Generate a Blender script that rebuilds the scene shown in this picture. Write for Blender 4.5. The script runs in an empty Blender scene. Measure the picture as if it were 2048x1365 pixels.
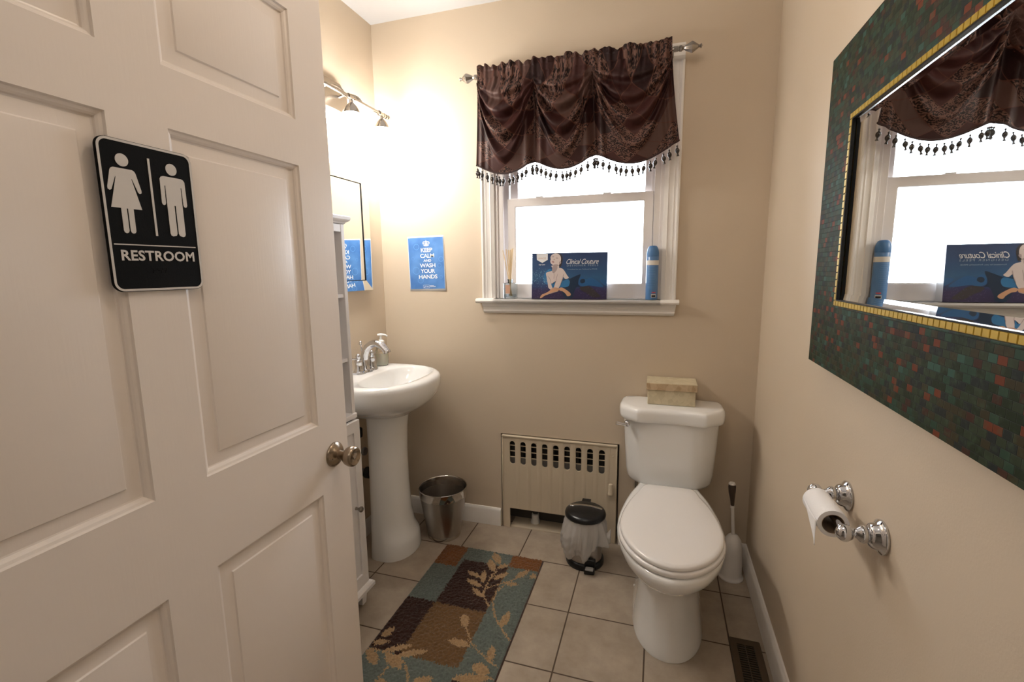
import bpy, bmesh, math, random
from mathutils import Vector, Matrix
from mathutils.geometry import tessellate_polygon
from math import sin, cos, pi, radians
random.seed(7)
SC = bpy.context.scene
COL = SC.collection
# room measures (metres)
D, L, R, H = 2.237, -1.420, 0.4204, 2.576
TILE, TX, TY = 0.2971, -0.3054, 1.6912

# ------------------------------------------------------------------ materials
def nt(m):
    m.use_nodes = True
    return m.node_tree, m.node_tree.nodes, m.node_tree.links
def mat(name, col, rough=0.5, metal=0.0, spec=0.5, noise=None, bump=None, coat=0.0, trans=0.0, ior=1.45,
        emit=None, estr=0.0, sheen=0.0, sss=0.0, alpha=1.0):
    """noise=(scale, amount) colour mottling, bump=(scale, strength, stretch)"""
    m = bpy.data.materials.new(name); t, n, l = nt(m)
    b = n['Principled BSDF']
    b.inputs['Base Color'].default_value = (*col, 1)
    b.inputs['Roughness'].default_value = rough
    b.inputs['Metallic'].default_value = metal
    b.inputs['Specular IOR Level'].default_value = spec
    b.inputs['Coat Weight'].default_value = coat
    b.inputs['Coat Roughness'].default_value = 0.05
    b.inputs['Transmission Weight'].default_value = trans
    b.inputs['IOR'].default_value = ior
    b.inputs['Sheen Weight'].default_value = sheen
    b.inputs['Subsurface Weight'].default_value = sss
    b.inputs['Subsurface Scale'].default_value = 0.01
    b.inputs['Alpha'].default_value = alpha
    if emit:
        b.inputs['Emission Color'].default_value = (*emit, 1); b.inputs['Emission Strength'].default_value = estr
    tc = n.new('ShaderNodeTexCoord')
    if noise:
        nz = n.new('ShaderNodeTexNoise'); nz.inputs['Scale'].default_value = noise[0]; nz.inputs['Detail'].default_value = 5
        l.new(tc.outputs['Object'], nz.inputs['Vector'])
        mx = n.new('ShaderNodeMix'); mx.data_type = 'RGBA'
        a = noise[1]
        mx.inputs[6].default_value = (*[max(0, c*(1-a)) for c in col], 1)
        mx.inputs[7].default_value = (*[min(1, c*(1+a)) for c in col], 1)
        l.new(nz.outputs['Fac'], mx.inputs[0]); l.new(mx.outputs[2], b.inputs['Base Color'])
    if bump:
        nz = n.new('ShaderNodeTexNoise'); nz.inputs['Scale'].default_value = bump[0]; nz.inputs['Detail'].default_value = 3
        src = tc.outputs['Object']
        if len(bump) > 2:
            mp = n.new('ShaderNodeMapping'); mp.inputs['Scale'].default_value = bump[2]; l.new(src, mp.inputs[0]); src = mp.outputs[0]
        l.new(src, nz.inputs['Vector'])
        bp = n.new('ShaderNodeBump'); bp.inputs['Strength'].default_value = bump[1]; bp.inputs['Distance'].default_value = 0.002
        l.new(nz.outputs['Fac'], bp.inputs['Height']); l.new(bp.outputs[0], b.inputs['Normal'])
    return m
def mnode(n, l, op, a, b=None, c=None):
    x = n.new('ShaderNodeMath'); x.operation = op
    for i, v in enumerate((a, b, c)):
        if v is None: continue
        if isinstance(v, (int, float)): x.inputs[i].default_value = v
        else: l.new(v, x.inputs[i])
    return x.outputs[0]

WALLC = (0.60, 0.503, 0.388)
M = {}
M['wall'] = mat('wall_paint', WALLC, 0.55, spec=0.35, noise=(3, 0.03), bump=(220, 0.12))
M['wall_r'] = M['wall']
M['hall'] = mat('hall_paint', (0.76, 0.70, 0.62), 0.6, bump=(200, 0.1))
M['ceil'] = mat('ceiling_paint', (0.60, 0.60, 0.61), 0.7, bump=(160, 0.15))
M['trim'] = mat('trim_paint', (0.84, 0.81, 0.775), 0.35, noise=(12, 0.03))
M['sash'] = mat('sash_paint', (0.80, 0.76, 0.74), 0.4, noise=(8, 0.05), bump=(40, 0.1, (1, 1, 0.1)))
M['door'] = mat('door_paint', (0.86, 0.775, 0.70), 0.30, spec=0.5, noise=(6, 0.015), bump=(70, 0.07, (1, 3.0, 0.15)))
M['porcelain'] = mat('porcelain', (0.87, 0.87, 0.86), 0.08, spec=0.6, coat=0.6)
M['seat'] = mat('seat_plastic', (0.86, 0.84, 0.83), 0.12, spec=0.55, coat=0.3)
M['chrome'] = mat('chrome', (0.62, 0.63, 0.66), 0.06, metal=1)
M['nickel'] = mat('brushed_nickel', (0.36, 0.33, 0.30), 0.26, metal=1, noise=(30, .08))
M['knobmetal'] = mat('aged_nickel', (0.36, 0.29, 0.22), 0.24, metal=1, noise=(20, .12))
M['steel'] = mat('stainless', (0.46, 0.44, 0.42), 0.3, metal=1, noise=(14, .08), bump=(50, .1, (1, 1, 12)))
M['steelband'] = mat('polished_steel', (0.60, 0.58, 0.56), 0.1, metal=1)
M['black'] = mat('black_plastic', (0.008, 0.008, 0.009), 0.28, spec=0.5)
M['blackmatte'] = mat('black_matte', (0.012, 0.012, 0.013), 0.6)
M['liner'] = mat('black_gloss_liner', (0.01, 0.011, 0.013), 0.25, spec=0.35)
M['signblack'] = mat('sign_black', (0.006, 0.006, 0.006), 0.7, spec=0.12, bump=(500, 0.15))
M['signwhite'] = mat('sign_white', (0.66, 0.62, 0.58), 0.5)
M['mirror'] = mat('mirror_glass', (0.90, 0.92, 0.91), 0.01, metal=1)
M['radiator'] = mat('radiator_paint', (0.62, 0.53, 0.40), 0.4, noise=(10, .05))
M['iron'] = mat('dark_iron', (0.05, 0.045, 0.04), 0.6)
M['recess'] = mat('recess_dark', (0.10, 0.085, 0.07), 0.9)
M['cabinet'] = mat('cabinet_paint', (0.84, 0.82, 0.82), 0.35, noise=(8, .02))
M['paper'] = mat('tissue_paper', (0.88, 0.86, 0.85), 0.95, spec=.1, bump=(300, .3))
M['card'] = mat('cardboard_tube', (0.30, 0.22, 0.15), 0.9)
M['bronze'] = mat('register_bronze', (0.10, 0.075, 0.05), 0.4, metal=0.6, noise=(20, .15))
M['pumpw'] = mat('white_plastic', (0.82, 0.82, 0.80), 0.3)
M['brushw'] = mat('brush_plastic', (0.78, 0.75, 0.72), 0.3)
M['brown'] = mat('handle_brown', (0.06, 0.04, 0.03), 0.3)
M['rubber'] = mat('black_rubber', (0.02, 0.02, 0.02), 0.6)
M['greyplastic'] = mat('grey_plastic', (0.22, 0.21, 0.20), 0.4)
M['reed'] = mat('reed', (0.72, 0.55, 0.33), 0.8)
M['copperlabel'] = mat('copper_label', (0.55, 0.32, 0.22), 0.45)
M['can'] = mat('can_blue', (0.09, 0.22, 0.47), 0.3, coat=.4)
M['cap'] = mat('cap_blue', (0.065, 0.18, 0.40), 0.35)
M['white'] = mat('white_print', (0.80, 0.80, 0.80), 0.6)
M['offwhite'] = mat('offwhite_print', (0.72, 0.70, 0.66), 0.6)
M['canline'] = mat('can_print_pale', (0.15, 0.30, 0.55), 0.5)
M['red'] = mat('red_print', (0.65, 0.08, 0.08), 0.5)
M['soap'] = mat('liquid_soap', (0.93, 0.91, 0.80), 0.3, sss=.15)
M['bead'] = mat('bead_dark', (0.025, 0.018, 0.016), 0.25, coat=.5)
M['thread'] = mat('clear_thread', (0.55, 0.5, 0.52), 0.2, alpha=.6)

def clear(name, col, refl=0.08, tint=0.9):
    """thin clear pane: mostly transparent with a little mirror reflection"""
    m = bpy.data.materials.new(name); t, n, l = nt(m); n.clear()
    o = n.new('ShaderNodeOutputMaterial'); tr = n.new('ShaderNodeBsdfTransparent'); gl = n.new('ShaderNodeBsdfGlossy')
    mx = n.new('ShaderNodeMixShader'); fr = n.new('ShaderNodeFresnel'); fr.inputs[0].default_value = 1.45
    tr.inputs[0].default_value = (*col, 1); gl.inputs['Roughness'].default_value = 0.02
    l.new(fr.outputs[0], mx.inputs[0]); l.new(tr.outputs[0], mx.inputs[1]); l.new(gl.outputs[0], mx.inputs[2]); l.new(mx.outputs[0], o.inputs[0])
    return m
M['glass'] = clear('window_glass', (0.95, 0.97, 0.98))
M['bottle'] = clear('bottle_glass', (0.86, 0.90, 0.92))
M['softplastic'] = clear('soft_clear_plastic', (0.97, 0.97, 0.95))

def bag_material():
    m = bpy.data.materials.new('bin_bag'); t, n, l = nt(m); n.clear()
    o = n.new('ShaderNodeOutputMaterial'); tr = n.new('ShaderNodeBsdfTransparent'); pr = n.new('ShaderNodeBsdfPrincipled')
    tl = n.new('ShaderNodeBsdfTranslucent'); tl.inputs[0].default_value = (.75, .73, .70, 1)
    pr.inputs['Base Color'].default_value = (.70, .67, .64, 1); pr.inputs['Roughness'].default_value = .35
    a = n.new('ShaderNodeMixShader'); a.inputs[0].default_value = .3
    l.new(pr.outputs[0], a.inputs[1]); l.new(tl.outputs[0], a.inputs[2])
    mx = n.new('ShaderNodeMixShader'); mx.inputs[0].default_value = .86
    l.new(tr.outputs[0], mx.inputs[1]); l.new(a.outputs[0], mx.inputs[2]); l.new(mx.outputs[0], o.inputs[0])
    return m
M['bag'] = bag_material()
def shade_material():
    m = bpy.data.materials.new('lit_frosted_shade'); t, n, l = nt(m); n.clear()
    o = n.new('ShaderNodeOutputMaterial'); e = n.new('ShaderNodeEmission')
    e.inputs[0].default_value = (1.0, 0.955, 0.89, 1); e.inputs[1].default_value = 100
    l.new(e.outputs[0], o.inputs[0]); return m
M['shade'] = shade_material()

def floor_material():
    m = bpy.data.materials.new('floor_tiles'); t, n, l = nt(m); b = n['Principled BSDF']
    tc = n.new('ShaderNodeTexCoord'); sp = n.new('ShaderNodeSeparateXYZ'); l.new(tc.outputs['Object'], sp.inputs[0])
    gx = mnode(n, l, 'DIVIDE', mnode(n, l, 'SUBTRACT', sp.outputs[0], TX), TILE)
    gy = mnode(n, l, 'DIVIDE', mnode(n, l, 'SUBTRACT', sp.outputs[1], TY), TILE)
    fx = mnode(n, l, 'FRACT', mnode(n, l, 'ADD', gx, 0.5)); fy = mnode(n, l, 'FRACT', mnode(n, l, 'ADD', gy, 0.5))
    ax = mnode(n, l, 'ABSOLUTE', mnode(n, l, 'SUBTRACT', fx, 0.5)); ay = mnode(n, l, 'ABSOLUTE', mnode(n, l, 'SUBTRACT', fy, 0.5))
    dm = mnode(n, l, 'MINIMUM', ax, ay)
    mr = n.new('ShaderNodeMapRange'); mr.interpolation_type = 'SMOOTHSTEP'; l.new(dm, mr.inputs[0])
    mr.inputs[1].default_value = 0.0065; mr.inputs[2].default_value = 0.0115
    cb = n.new('ShaderNodeCombineXYZ'); l.new(mnode(n, l, 'FLOOR', gx), cb.inputs[0]); l.new(mnode(n, l, 'FLOOR', gy), cb.inputs[1])
    wn = n.new('ShaderNodeTexWhiteNoise'); l.new(cb.outputs[0], wn.inputs[0])
    nz = n.new('ShaderNodeTexNoise'); nz.inputs['Scale'].default_value = 9; nz.inputs['Detail'].default_value = 8; nz.inputs['Roughness'].default_value = .65
    l.new(tc.outputs['Object'], nz.inputs['Vector'])
    cr = n.new('ShaderNodeValToRGB'); l.new(nz.outputs['Fac'], cr.inputs[0])
    cr.color_ramp.elements[0].position = .3; cr.color_ramp.elements[0].color = (0.31, 0.25, 0.19, 1)
    cr.color_ramp.elements[1].position = .7; cr.color_ramp.elements[1].color = (0.44, 0.37, 0.295, 1)
    hv = n.new('ShaderNodeHueSaturation'); l.new(cr.outputs[0], hv.inputs['Color'])
    l.new(mnode(n, l, 'ADD', mnode(n, l, 'MULTIPLY', wn.outputs[0], .12), .94), hv.inputs['Value'])
    mx = n.new('ShaderNodeMix'); mx.data_type = 'RGBA'; mx.inputs[6].default_value = (0.085, 0.058, 0.04, 1)
    l.new(mr.outputs[0], mx.inputs[0]); l.new(hv.outputs[0], mx.inputs[7]); l.new(mx.outputs[2], b.inputs['Base Color'])
    rr = n.new('ShaderNodeMapRange'); l.new(mr.outputs[0], rr.inputs[0]); rr.inputs[3].default_value = .9; rr.inputs[4].default_value = .34
    l.new(rr.outputs[0], b.inputs['Roughness'])
    bp = n.new('ShaderNodeBump'); bp.inputs['Strength'].default_value = .6; bp.inputs['Distance'].default_value = .002
    l.new(mnode(n, l, 'ADD', mr.outputs[0], mnode(n, l, 'MULTIPLY', nz.outputs['Fac'], .25)), bp.inputs['Height']); l.new(bp.outputs[0], b.inputs['Normal'])
    return m
M['floor'] = floor_material()

def mosaic_material():
    """small offset glass tiles, mottled green, teal and rust; lies in the object's y-z plane"""
    m = bpy.data.materials.new('mosaic_tiles'); t, n, l = nt(m); b = n['Principled BSDF']
    tc = n.new('ShaderNodeTexCoord'); sp = n.new('ShaderNodeSeparateXYZ'); l.new(tc.outputs['Object'], sp.inputs[0])
    W, Hh = 0.0175, 0.0118
    gz = mnode(n, l, 'DIVIDE', sp.outputs[2], Hh); row = mnode(n, l, 'FLOOR', gz)
    gy = mnode(n, l, 'ADD', mnode(n, l, 'DIVIDE', sp.outputs[1], W), mnode(n, l, 'MULTIPLY', row, .5))
    cb = n.new('ShaderNodeCombineXYZ'); l.new(mnode(n, l, 'FLOOR', gy), cb.inputs[0]); l.new(row, cb.inputs[1])
    wn = n.new('ShaderNodeTexWhiteNoise'); l.new(cb.outputs[0], wn.inputs[0])
    cr = n.new('ShaderNodeValToRGB'); cr.color_ramp.interpolation = 'CONSTANT'; l.new(wn.outputs[0], cr.inputs[0])
    cols = [(0, (0.018, 0.026, 0.013)), (.22, (0.030, 0.040, 0.022)), (.42, (0.040, 0.032, 0.016)), (.57, (0.024, 0.050, 0.032)),
            (.70, (0.018, 0.022, 0.020)), (.80, (0.050, 0.022, 0.014)), (.88, (0.036, 0.080, 0.060)), (.935, (0.13, 0.034, 0.015))]
    e = cr.color_ramp.elements
    e[0].position = 0; e[0].color = (*cols[0][1], 1); e[1].position = cols[1][0]; e[1].color = (*cols[1][1], 1)
    for p, c in cols[2:]:
        x = e.new(p); x.color = (*c, 1)
    nz = n.new('ShaderNodeTexNoise'); nz.inputs['Scale'].default_value = 75; nz.inputs['Detail'].default_value = 5; l.new(tc.outputs['Object'], nz.inputs['Vector'])
    mr0 = n.new('ShaderNodeMapRange'); l.new(nz.outputs['Fac'], mr0.inputs[0]); mr0.inputs[1].default_value = .5; mr0.inputs[2].default_value = .75; mr0.inputs[3].default_value = 0; mr0.inputs[4].default_value = .55
    mx0 = n.new('ShaderNodeMix'); mx0.data_type = 'RGBA'; l.new(mr0.outputs[0], mx0.inputs[0]); l.new(cr.outputs[0], mx0.inputs[6]); mx0.inputs[7].default_value = (0.050, 0.075, 0.045, 1)
    ay = mnode(n, l, 'ABSOLUTE', mnode(n, l, 'SUBTRACT', mnode(n, l, 'FRACT', gy), .5))
    az = mnode(n, l, 'ABSOLUTE', mnode(n, l, 'SUBTRACT', mnode(n, l, 'FRACT', gz), .5))
    ed = mnode(n, l, 'MAXIMUM', mnode(n, l, 'MULTIPLY', mnode(n, l, 'SUBTRACT', ay, .5), W/Hh), mnode(n, l, 'SUBTRACT', az, .5))
    mr = n.new('ShaderNodeMapRange'); l.new(ed, mr.inputs[0]); mr.inputs[1].default_value = -.05; mr.inputs[2].default_value = -.015; mr.inputs[3].default_value = 0; mr.inputs[4].default_value = 1
    mx = n.new('ShaderNodeMix'); mx.data_type = 'RGBA'; l.new(mr.outputs[0], mx.inputs[0]); l.new(mx0.outputs[2], mx.inputs[6]); mx.inputs[7].default_value = (0.016, 0.018, 0.014, 1)
    l.new(mx.outputs[2], b.inputs['Base Color']); b.inputs['Roughness'].default_value = .6; b.inputs['Specular IOR Level'].default_value = .08
    bp = n.new('ShaderNodeBump'); bp.inputs['Strength'].default_value = .5; bp.inputs['Distance'].default_value = .001; bp.invert = True
    l.new(mr.outputs[0], bp.inputs['Height']); l.new(bp.outputs[0], b.inputs['Normal'])
    return m
M['mosaic'] = mosaic_material()
M['gold'] = mat('gold_tile', (0.52, 0.36, 0.06), 0.3, metal=0.35, noise=(60, .15))
M['goldgap'] = mat('gold_grout', (0.14, 0.09, 0.02), 0.7)

def fabric_material():
    m = bpy.data.materials.new('patchwork_jacquard'); t, n, l = nt(m); b = n['Principled BSDF']
    uv = n.new('ShaderNodeTexCoord'); sp = n.new('ShaderNodeSeparateXYZ'); l.new(uv.outputs['UV'], sp.inputs[0])
    u = mnode(n, l, 'DIVIDE', sp.outputs[0], .125); v = mnode(n, l, 'DIVIDE', sp.outputs[1], .155)
    a = mnode(n, l, 'ADD', u, v); c = mnode(n, l, 'SUBTRACT', u, v)
    cb = n.new('ShaderNodeCombineXYZ'); l.new(mnode(n, l, 'FLOOR', a), cb.inputs[0]); l.new(mnode(n, l, 'FLOOR', c), cb.inputs[1])
    wn = n.new('ShaderNodeTexWhiteNoise'); l.new(cb.outputs[0], wn.inputs[0])
    cr = n.new('ShaderNodeValToRGB'); cr.color_ramp.interpolation = 'CONSTANT'; l.new(wn.outputs[0], cr.inputs[0])
    e = cr.color_ramp.elements; e[0].color = (0.030, 0.0085, 0.0078, 1); e[1].position = .3; e[1].color = (0.047, 0.015, 0.013, 1)
    x = e.new(.5); x.color = (0.078, 0.040, 0.033, 1); x = e.new(.72); x.color = (0.019, 0.006, 0.006, 1)
    # floral medallions on two kinds of patch
    fa = mnode(n, l, 'SUBTRACT', mnode(n, l, 'FRACT', a), .5); fc = mnode(n, l, 'SUBTRACT', mnode(n, l, 'FRACT', c), .5)
    rad = mnode(n, l, 'SQRT', mnode(n, l, 'ADD', mnode(n, l, 'MULTIPLY', fa, fa), mnode(n, l, 'MULTIPLY', fc, fc)))
    ang = mnode(n, l, 'ARCTAN2', fa, fc)
    pet = mnode(n, l, 'MULTIPLY', mnode(n, l, 'SINE', mnode(n, l, 'MULTIPLY', rad, 45.0)), mnode(n, l, 'SINE', mnode(n, l, 'MULTIPLY', ang, 12.0)))
    vo = n.new('ShaderNodeTexVoronoi'); vo.inputs['Scale'].default_value = 75; l.new(uv.outputs['UV'], vo.inputs['Vector'])
    fl = mnode(n, l, 'GREATER_THAN', mnode(n, l, 'ADD', mnode(n, l, 'MULTIPLY', pet, .30), vo.outputs['Distance']), .52)
    is_f = mnode(n, l, 'GREATER_THAN', mnode(n, l, 'FRACT', mnode(n, l, 'MULTIPLY', wn.outputs[0], 7.3)), .52)
    fcol = n.new('ShaderNodeMix'); fcol.data_type = 'RGBA'; l.new(fl, fcol.inputs[0]); fcol.inputs[6].default_value = (0.012, 0.005, 0.005, 1); fcol.inputs[7].default_value = (0.135, 0.068, 0.052, 1)
    mx = n.new('ShaderNodeMix'); mx.data_type = 'RGBA'; l.new(is_f, mx.inputs[0]); l.new(cr.outputs[0], mx.inputs[6]); l.new(fcol.outputs[2], mx.inputs[7])
    ed = mnode(n, l, 'GREATER_THAN', mnode(n, l, 'MAXIMUM', mnode(n, l, 'ABSOLUTE', fa), mnode(n, l, 'ABSOLUTE', fc)), .478)
    m2 = n.new('ShaderNodeMix'); m2.data_type = 'RGBA'; l.new(ed, m2.inputs[0]); l.new(mx.outputs[2], m2.inputs[6]); m2.inputs[7].default_value = (0.085, 0.032, 0.022, 1)
    l.new(m2.outputs[2], b.inputs['Base Color'])
    b.inputs['Roughness'].default_value = .5; b.inputs['Specular IOR Level'].default_value = .22
    nz = n.new('ShaderNodeTexNoise'); nz.inputs['Scale'].default_value = 900; l.new(uv.outputs['UV'], nz.inputs['Vector'])
    bp = n.new('ShaderNodeBump'); bp.inputs['Strength'].default_value = .25; bp.inputs['Distance'].default_value = .001
    l.new(mnode(n, l, 'ADD', nz.outputs['Fac'], fl), bp.inputs['Height']); l.new(bp.outputs[0], b.inputs['Normal'])
    return m
M['fabric'] = fabric_material()
M['hem'] = mat('hem_trim', (0.035, 0.014, 0.012), 0.7, bump=(600, .6))
def shell_material(name, c1, c2):
    m = bpy.data.materials.new(name); t, n, l = nt(m); b = n['Principled BSDF']
    tc = n.new('ShaderNodeTexCoord'); vo = n.new('ShaderNodeTexVoronoi'); vo.inputs['Scale'].default_value = 45
    l.new(tc.outputs['Object'], vo.inputs['Vector'])
    nz = n.new('ShaderNodeTexNoise'); nz.inputs['Scale'].default_value = 60; l.new(tc.outputs['Object'], nz.inputs['Vector'])
    bw = n.new('ShaderNodeSeparateColor'); l.new(vo.outputs['Color'], bw.inputs[0])
    f = mnode(n, l, 'ADD', mnode(n, l, 'MULTIPLY', bw.outputs[0], .5), mnode(n, l, 'MULTIPLY', nz.outputs['Fac'], .5))
    mx = n.new('ShaderNodeMix'); mx.data_type = 'RGBA'; l.new(f, mx.inputs[0]); mx.inputs[6].default_value = (*c1, 1); mx.inputs[7].default_value = (*c2, 1)
    l.new(mx.outputs[2], b.inputs['Base Color']); b.inputs['Roughness'].default_value = .3
    return m
M['shell'] = shell_material('shell_veneer', (0.50, 0.43, 0.28), (0.70, 0.62, 0.45))
M['shellband'] = shell_material('shell_band', (0.36, 0.24, 0.13), (0.66, 0.53, 0.36))

# ------------------------------------------------------------------ mesh tools
class MB:
    def __init__(s): s.v = []; s.f = []; s.m = []; s.uv = None
    def add(s, vs, fs, mi=0):
        o = len(s.v); s.v += [tuple(v) for v in vs]; s.f += [tuple(i+o for i in f) for f in fs]; s.m += [mi]*len(fs); return s
    def box(s, a, b, mi=0):
        x0, y0, z0 = a; x1, y1, z1 = b
        return s.add([(x0,y0,z0),(x1,y0,z0),(x1,y1,z0),(x0,y1,z0),(x0,y0,z1),(x1,y0,z1),(x1,y1,z1),(x0,y1,z1)],
                     [(0,3,2,1),(4,5,6,7),(0,1,5,4),(1,2,6,5),(2,3,7,6),(3,0,4,7)], mi)
    def loft(s, secs, cap0=True, cap1=True, mi=0, closed=True):
        n = len(secs[0]); vs = [p for q in secs for p in q]; fs = []
        for i in range(len(secs)-1):
            for j in range(n if closed else n-1):
                k = (j+1) % n
                fs.append((i*n+j, i*n+k, (i+1)*n+k, (i+1)*n+j))
        if cap0: fs.append(tuple(range(n))[::-1])
        if cap1: fs.append(tuple((len(secs)-1)*n+j for j in range(n)))
        return s.add(vs, fs, mi)
    def lathe(s, prof, c=(0,0,0), axis='z', n=32, mi=0, cap=True, M3=None):
        """prof: list of (r, h) along axis"""
        secs = []
        for r, h in prof:
            ring = []
            for j in range(n):
                a = 2*pi*j/n; p = Vector((r*cos(a), r*sin(a), h))
                if M3 is not None: p = M3 @ p
                elif axis == 'x': p = Vector((p.z, p.x, p.y))
                elif axis == 'y': p = Vector((p.y, p.z, p.x))
                ring.append((p.x+c[0], p.y+c[1], p.z+c[2]))
            secs.append(ring)
        return s.loft(secs, cap, cap, mi)
    def tube(s, pts, r, n=12, mi=0, cap=True):
        pts = [Vector(p) for p in pts]; rs = r if isinstance(r, (list, tuple)) else [r]*len(pts)
        secs = []; t0 = (pts[1]-pts[0]).normalized(); ref = Vector((0,0,1)) if abs(t0.z) < .9 else Vector((1,0,0))
        nrm = t0.cross(ref).normalized()
        for i, p in enumerate(pts):
            t = (pts[min(i+1, len(pts)-1)]-pts[max(i-1, 0)]).normalized()
            nrm = (nrm - t*nrm.dot(t)).normalized(); b = t.cross(nrm)
            secs.append([tuple(p+nrm*cos(2*pi*j/n)*rs[i]+b*sin(2*pi*j/n)*rs[i]) for j in range(n)])
        return s.loft(secs, cap, cap, mi)
    def plate(s, loops, P, th, mi=0, back=True):
        """flat polygon with holes; P(a,b,h)->xyz, face at h=0, thickness to h=-th"""
        tri = tessellate_polygon([[Vector((a, b, 0)) for a, b in lp] for lp in loops])
        flat = [p for lp in loops for p in lp]; n = len(flat)
        vs = [P(a, b, 0) for a, b in flat] + [P(a, b, -th) for a, b in flat]
        fs = [tuple(t) for t in tri]
        if back: fs += [tuple(i+n for i in t)[::-1] for t in tri]
        if th:
            o = 0
            for lp in loops:
                k = len(lp)
                for j in range(k): fs.append((o+j, o+(j+1) % k, o+(j+1) % k+n, o+j+n))
                o += k
        if not th: vs = vs[:n]; fs = [tuple(t) for t in tri]
        return s.add(vs, fs, mi)
    def build(s, name, mats, parent=None, loc=None, bevel=0, bseg=2, smooth=None, sub=0, fix=True, solid=0):
        if not isinstance(mats, (list, tuple)): mats = [mats]
        if parent is not None: org = root_loc(parent)
        else: org = Vector(loc) if loc is not None else Vector((0,0,0))
        me = bpy.data.meshes.new(name)
        me.from_pydata([tuple(Vector(v)-org) for v in s.v], [], s.f)
        for m in mats: me.materials.append(m)
        for p, i in zip(me.polygons, s.m): p.material_index = i
        if s.uv is not None:
            ul = me.uv_layers.new(name='UVMap')
            for lp in me.loops: ul.data[lp.index].uv = s.uv[lp.vertex_index]
        if fix:
            bm = bmesh.new(); bm.from_mesh(me)
            if s.uv is None: bmesh.ops.remove_doubles(bm, verts=bm.verts, dist=1e-6)
            bmesh.ops.recalc_face_normals(bm, faces=bm.faces); bm.to_mesh(me); bm.free()
        ob = bpy.data.objects.new(name, me); COL.objects.link(ob)
        if parent is not None: ob.parent = parent
        else: ob.location = org
        if sub:
            md = ob.modifiers.new('sub', 'SUBSURF'); md.levels = sub; md.render_levels = sub
        if solid:
            md = ob.modifiers.new('solid', 'SOLIDIFY'); md.thickness = solid; md.offset = 0
        if bevel:
            md = ob.modifiers.new('bevel', 'BEVEL'); md.width = bevel; md.segments = bseg; md.limit_method = 'ANGLE'; md.angle_limit = radians(35)
            md.harden_normals = False
        if smooth is None: smooth = 40
        if smooth:
            for p in me.polygons: p.use_smooth = True
            me.set_sharp_from_angle(angle=radians(smooth))
        return ob
def root_loc(o):
    while o.parent: o = o.parent
    return Vector(o.location)
def thing(name, label, cat, loc, group=None):
    o = bpy.data.objects.new(name, None); o.empty_display_size = .05; COL.objects.link(o); o.location = loc
    return tag(o, label, cat, group)
def tag(o, label, cat=None, group=None):
    o['label'] = label
    if cat: o['category'] = cat
    if group: o['group'] = group
    return o
def struct(o): o['kind'] = 'structure'; return o
def lab(o, text): o['label'] = text; return o

def crom(pts, k=6, closed=True):
    """Catmull-Rom through 2-D / 3-D points"""
    n = len(pts); out = []
    rng = range(n if closed else n-1)
    for i in rng:
        g = lambda j: Vector(pts[j % n] if closed else pts[min(max(j, 0), n-1)])
        p0, p1, p2, p3 = g(i-1), g(i), g(i+1), g(i+2)
        for q in range(k):
            t = q/k
            out.append(tuple(.5*((2*p1)+(-p0+p2)*t+(2*p0-5*p1+4*p2-p3)*t*t+(-p0+3*p1-3*p2+p3)*t**3)))
    if not closed: out.append(tuple(pts[-1]))
    return out
def rrect(x0, y0, x1, y1, r, n=6):
    out = []
    for cx, cy, a0 in ((x1-r, y1-r, 0), (x0+r, y1-r, 90), (x0+r, y0+r, 180), (x1-r, y0+r, 270)):
        for i in range(n+1):
            a = radians(a0+90*i/n); out.append((cx+r*cos(a), cy+r*sin(a)))
    return out
def circ(cx, cy, r, n=24, ry=None):
    ry = ry or r
    return [(cx+r*cos(2*pi*i/n), cy+ry*sin(2*pi*i/n)) for i in range(n)]
def text_mesh(s, P, w, h, cx, cy, mats, parent, name='lettering', th=.0006, shear=0., bold=0.0, label=None, align='c', spacing=1.0):
    """text fitted to width w and height h, centred on (cx,cy) of plane P"""
    cu = bpy.data.curves.new('t', 'FONT'); cu.body = s; cu.shear = shear; cu.offset = bold; cu.space_character = spacing; cu.resolution_u = 3
    ob = bpy.data.objects.new('t', cu); COL.objects.link(ob)
    bpy.context.view_layer.update()
    dg = bpy.context.evaluated_depsgraph_get(); me = bpy.data.meshes.new_from_object(ob.evaluated_get(dg))
    vs = [v.co.copy() for v in me.vertices]; fs = [tuple(p.vertices) for p in me.polygons]
    bpy.data.objects.remove(ob); bpy.data.curves.remove(cu); bpy.data.meshes.remove(me)
    xs = [v.x for v in vs]; ys = [v.y for v in vs]; X0, X1, Y0, Y1 = min(xs), max(xs), min(ys), max(ys)
    mb = MB(); q = [P(cx+((v.x-X0)/(X1-X0)-.5)*w, cy+((v.y-Y0)/(Y1-Y0)-.5)*h, th) for v in vs]
    mb.add(q, fs)
    o = mb.build(name, mats, parent, smooth=0, fix=False)
    if label: lab(o, label)
    return o

# ------------------------------------------------------------------ the setting
def slab(name, a, b, m, bev=0):
    return struct(MB().box(a, b).build(name, m, loc=a, bevel=bev, smooth=0 if not bev else None))
struct(MB().box((-2.6, -2.2, -.05), (1.9, 2.4, 0)).build('floor', M['floor'], loc=(0, 0, 0), smooth=0))
slab('ceiling', (L-.1, -.02, H), (R+.1, D+.16, H+.08), M['ceil'])
slab('wall_left', (L-.1, .117, 0), (L, D+.16, H), M['wall'])
slab('wall_right', (R, .117, 0), (R+.1, D+.16, H), M['wall'])
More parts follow.
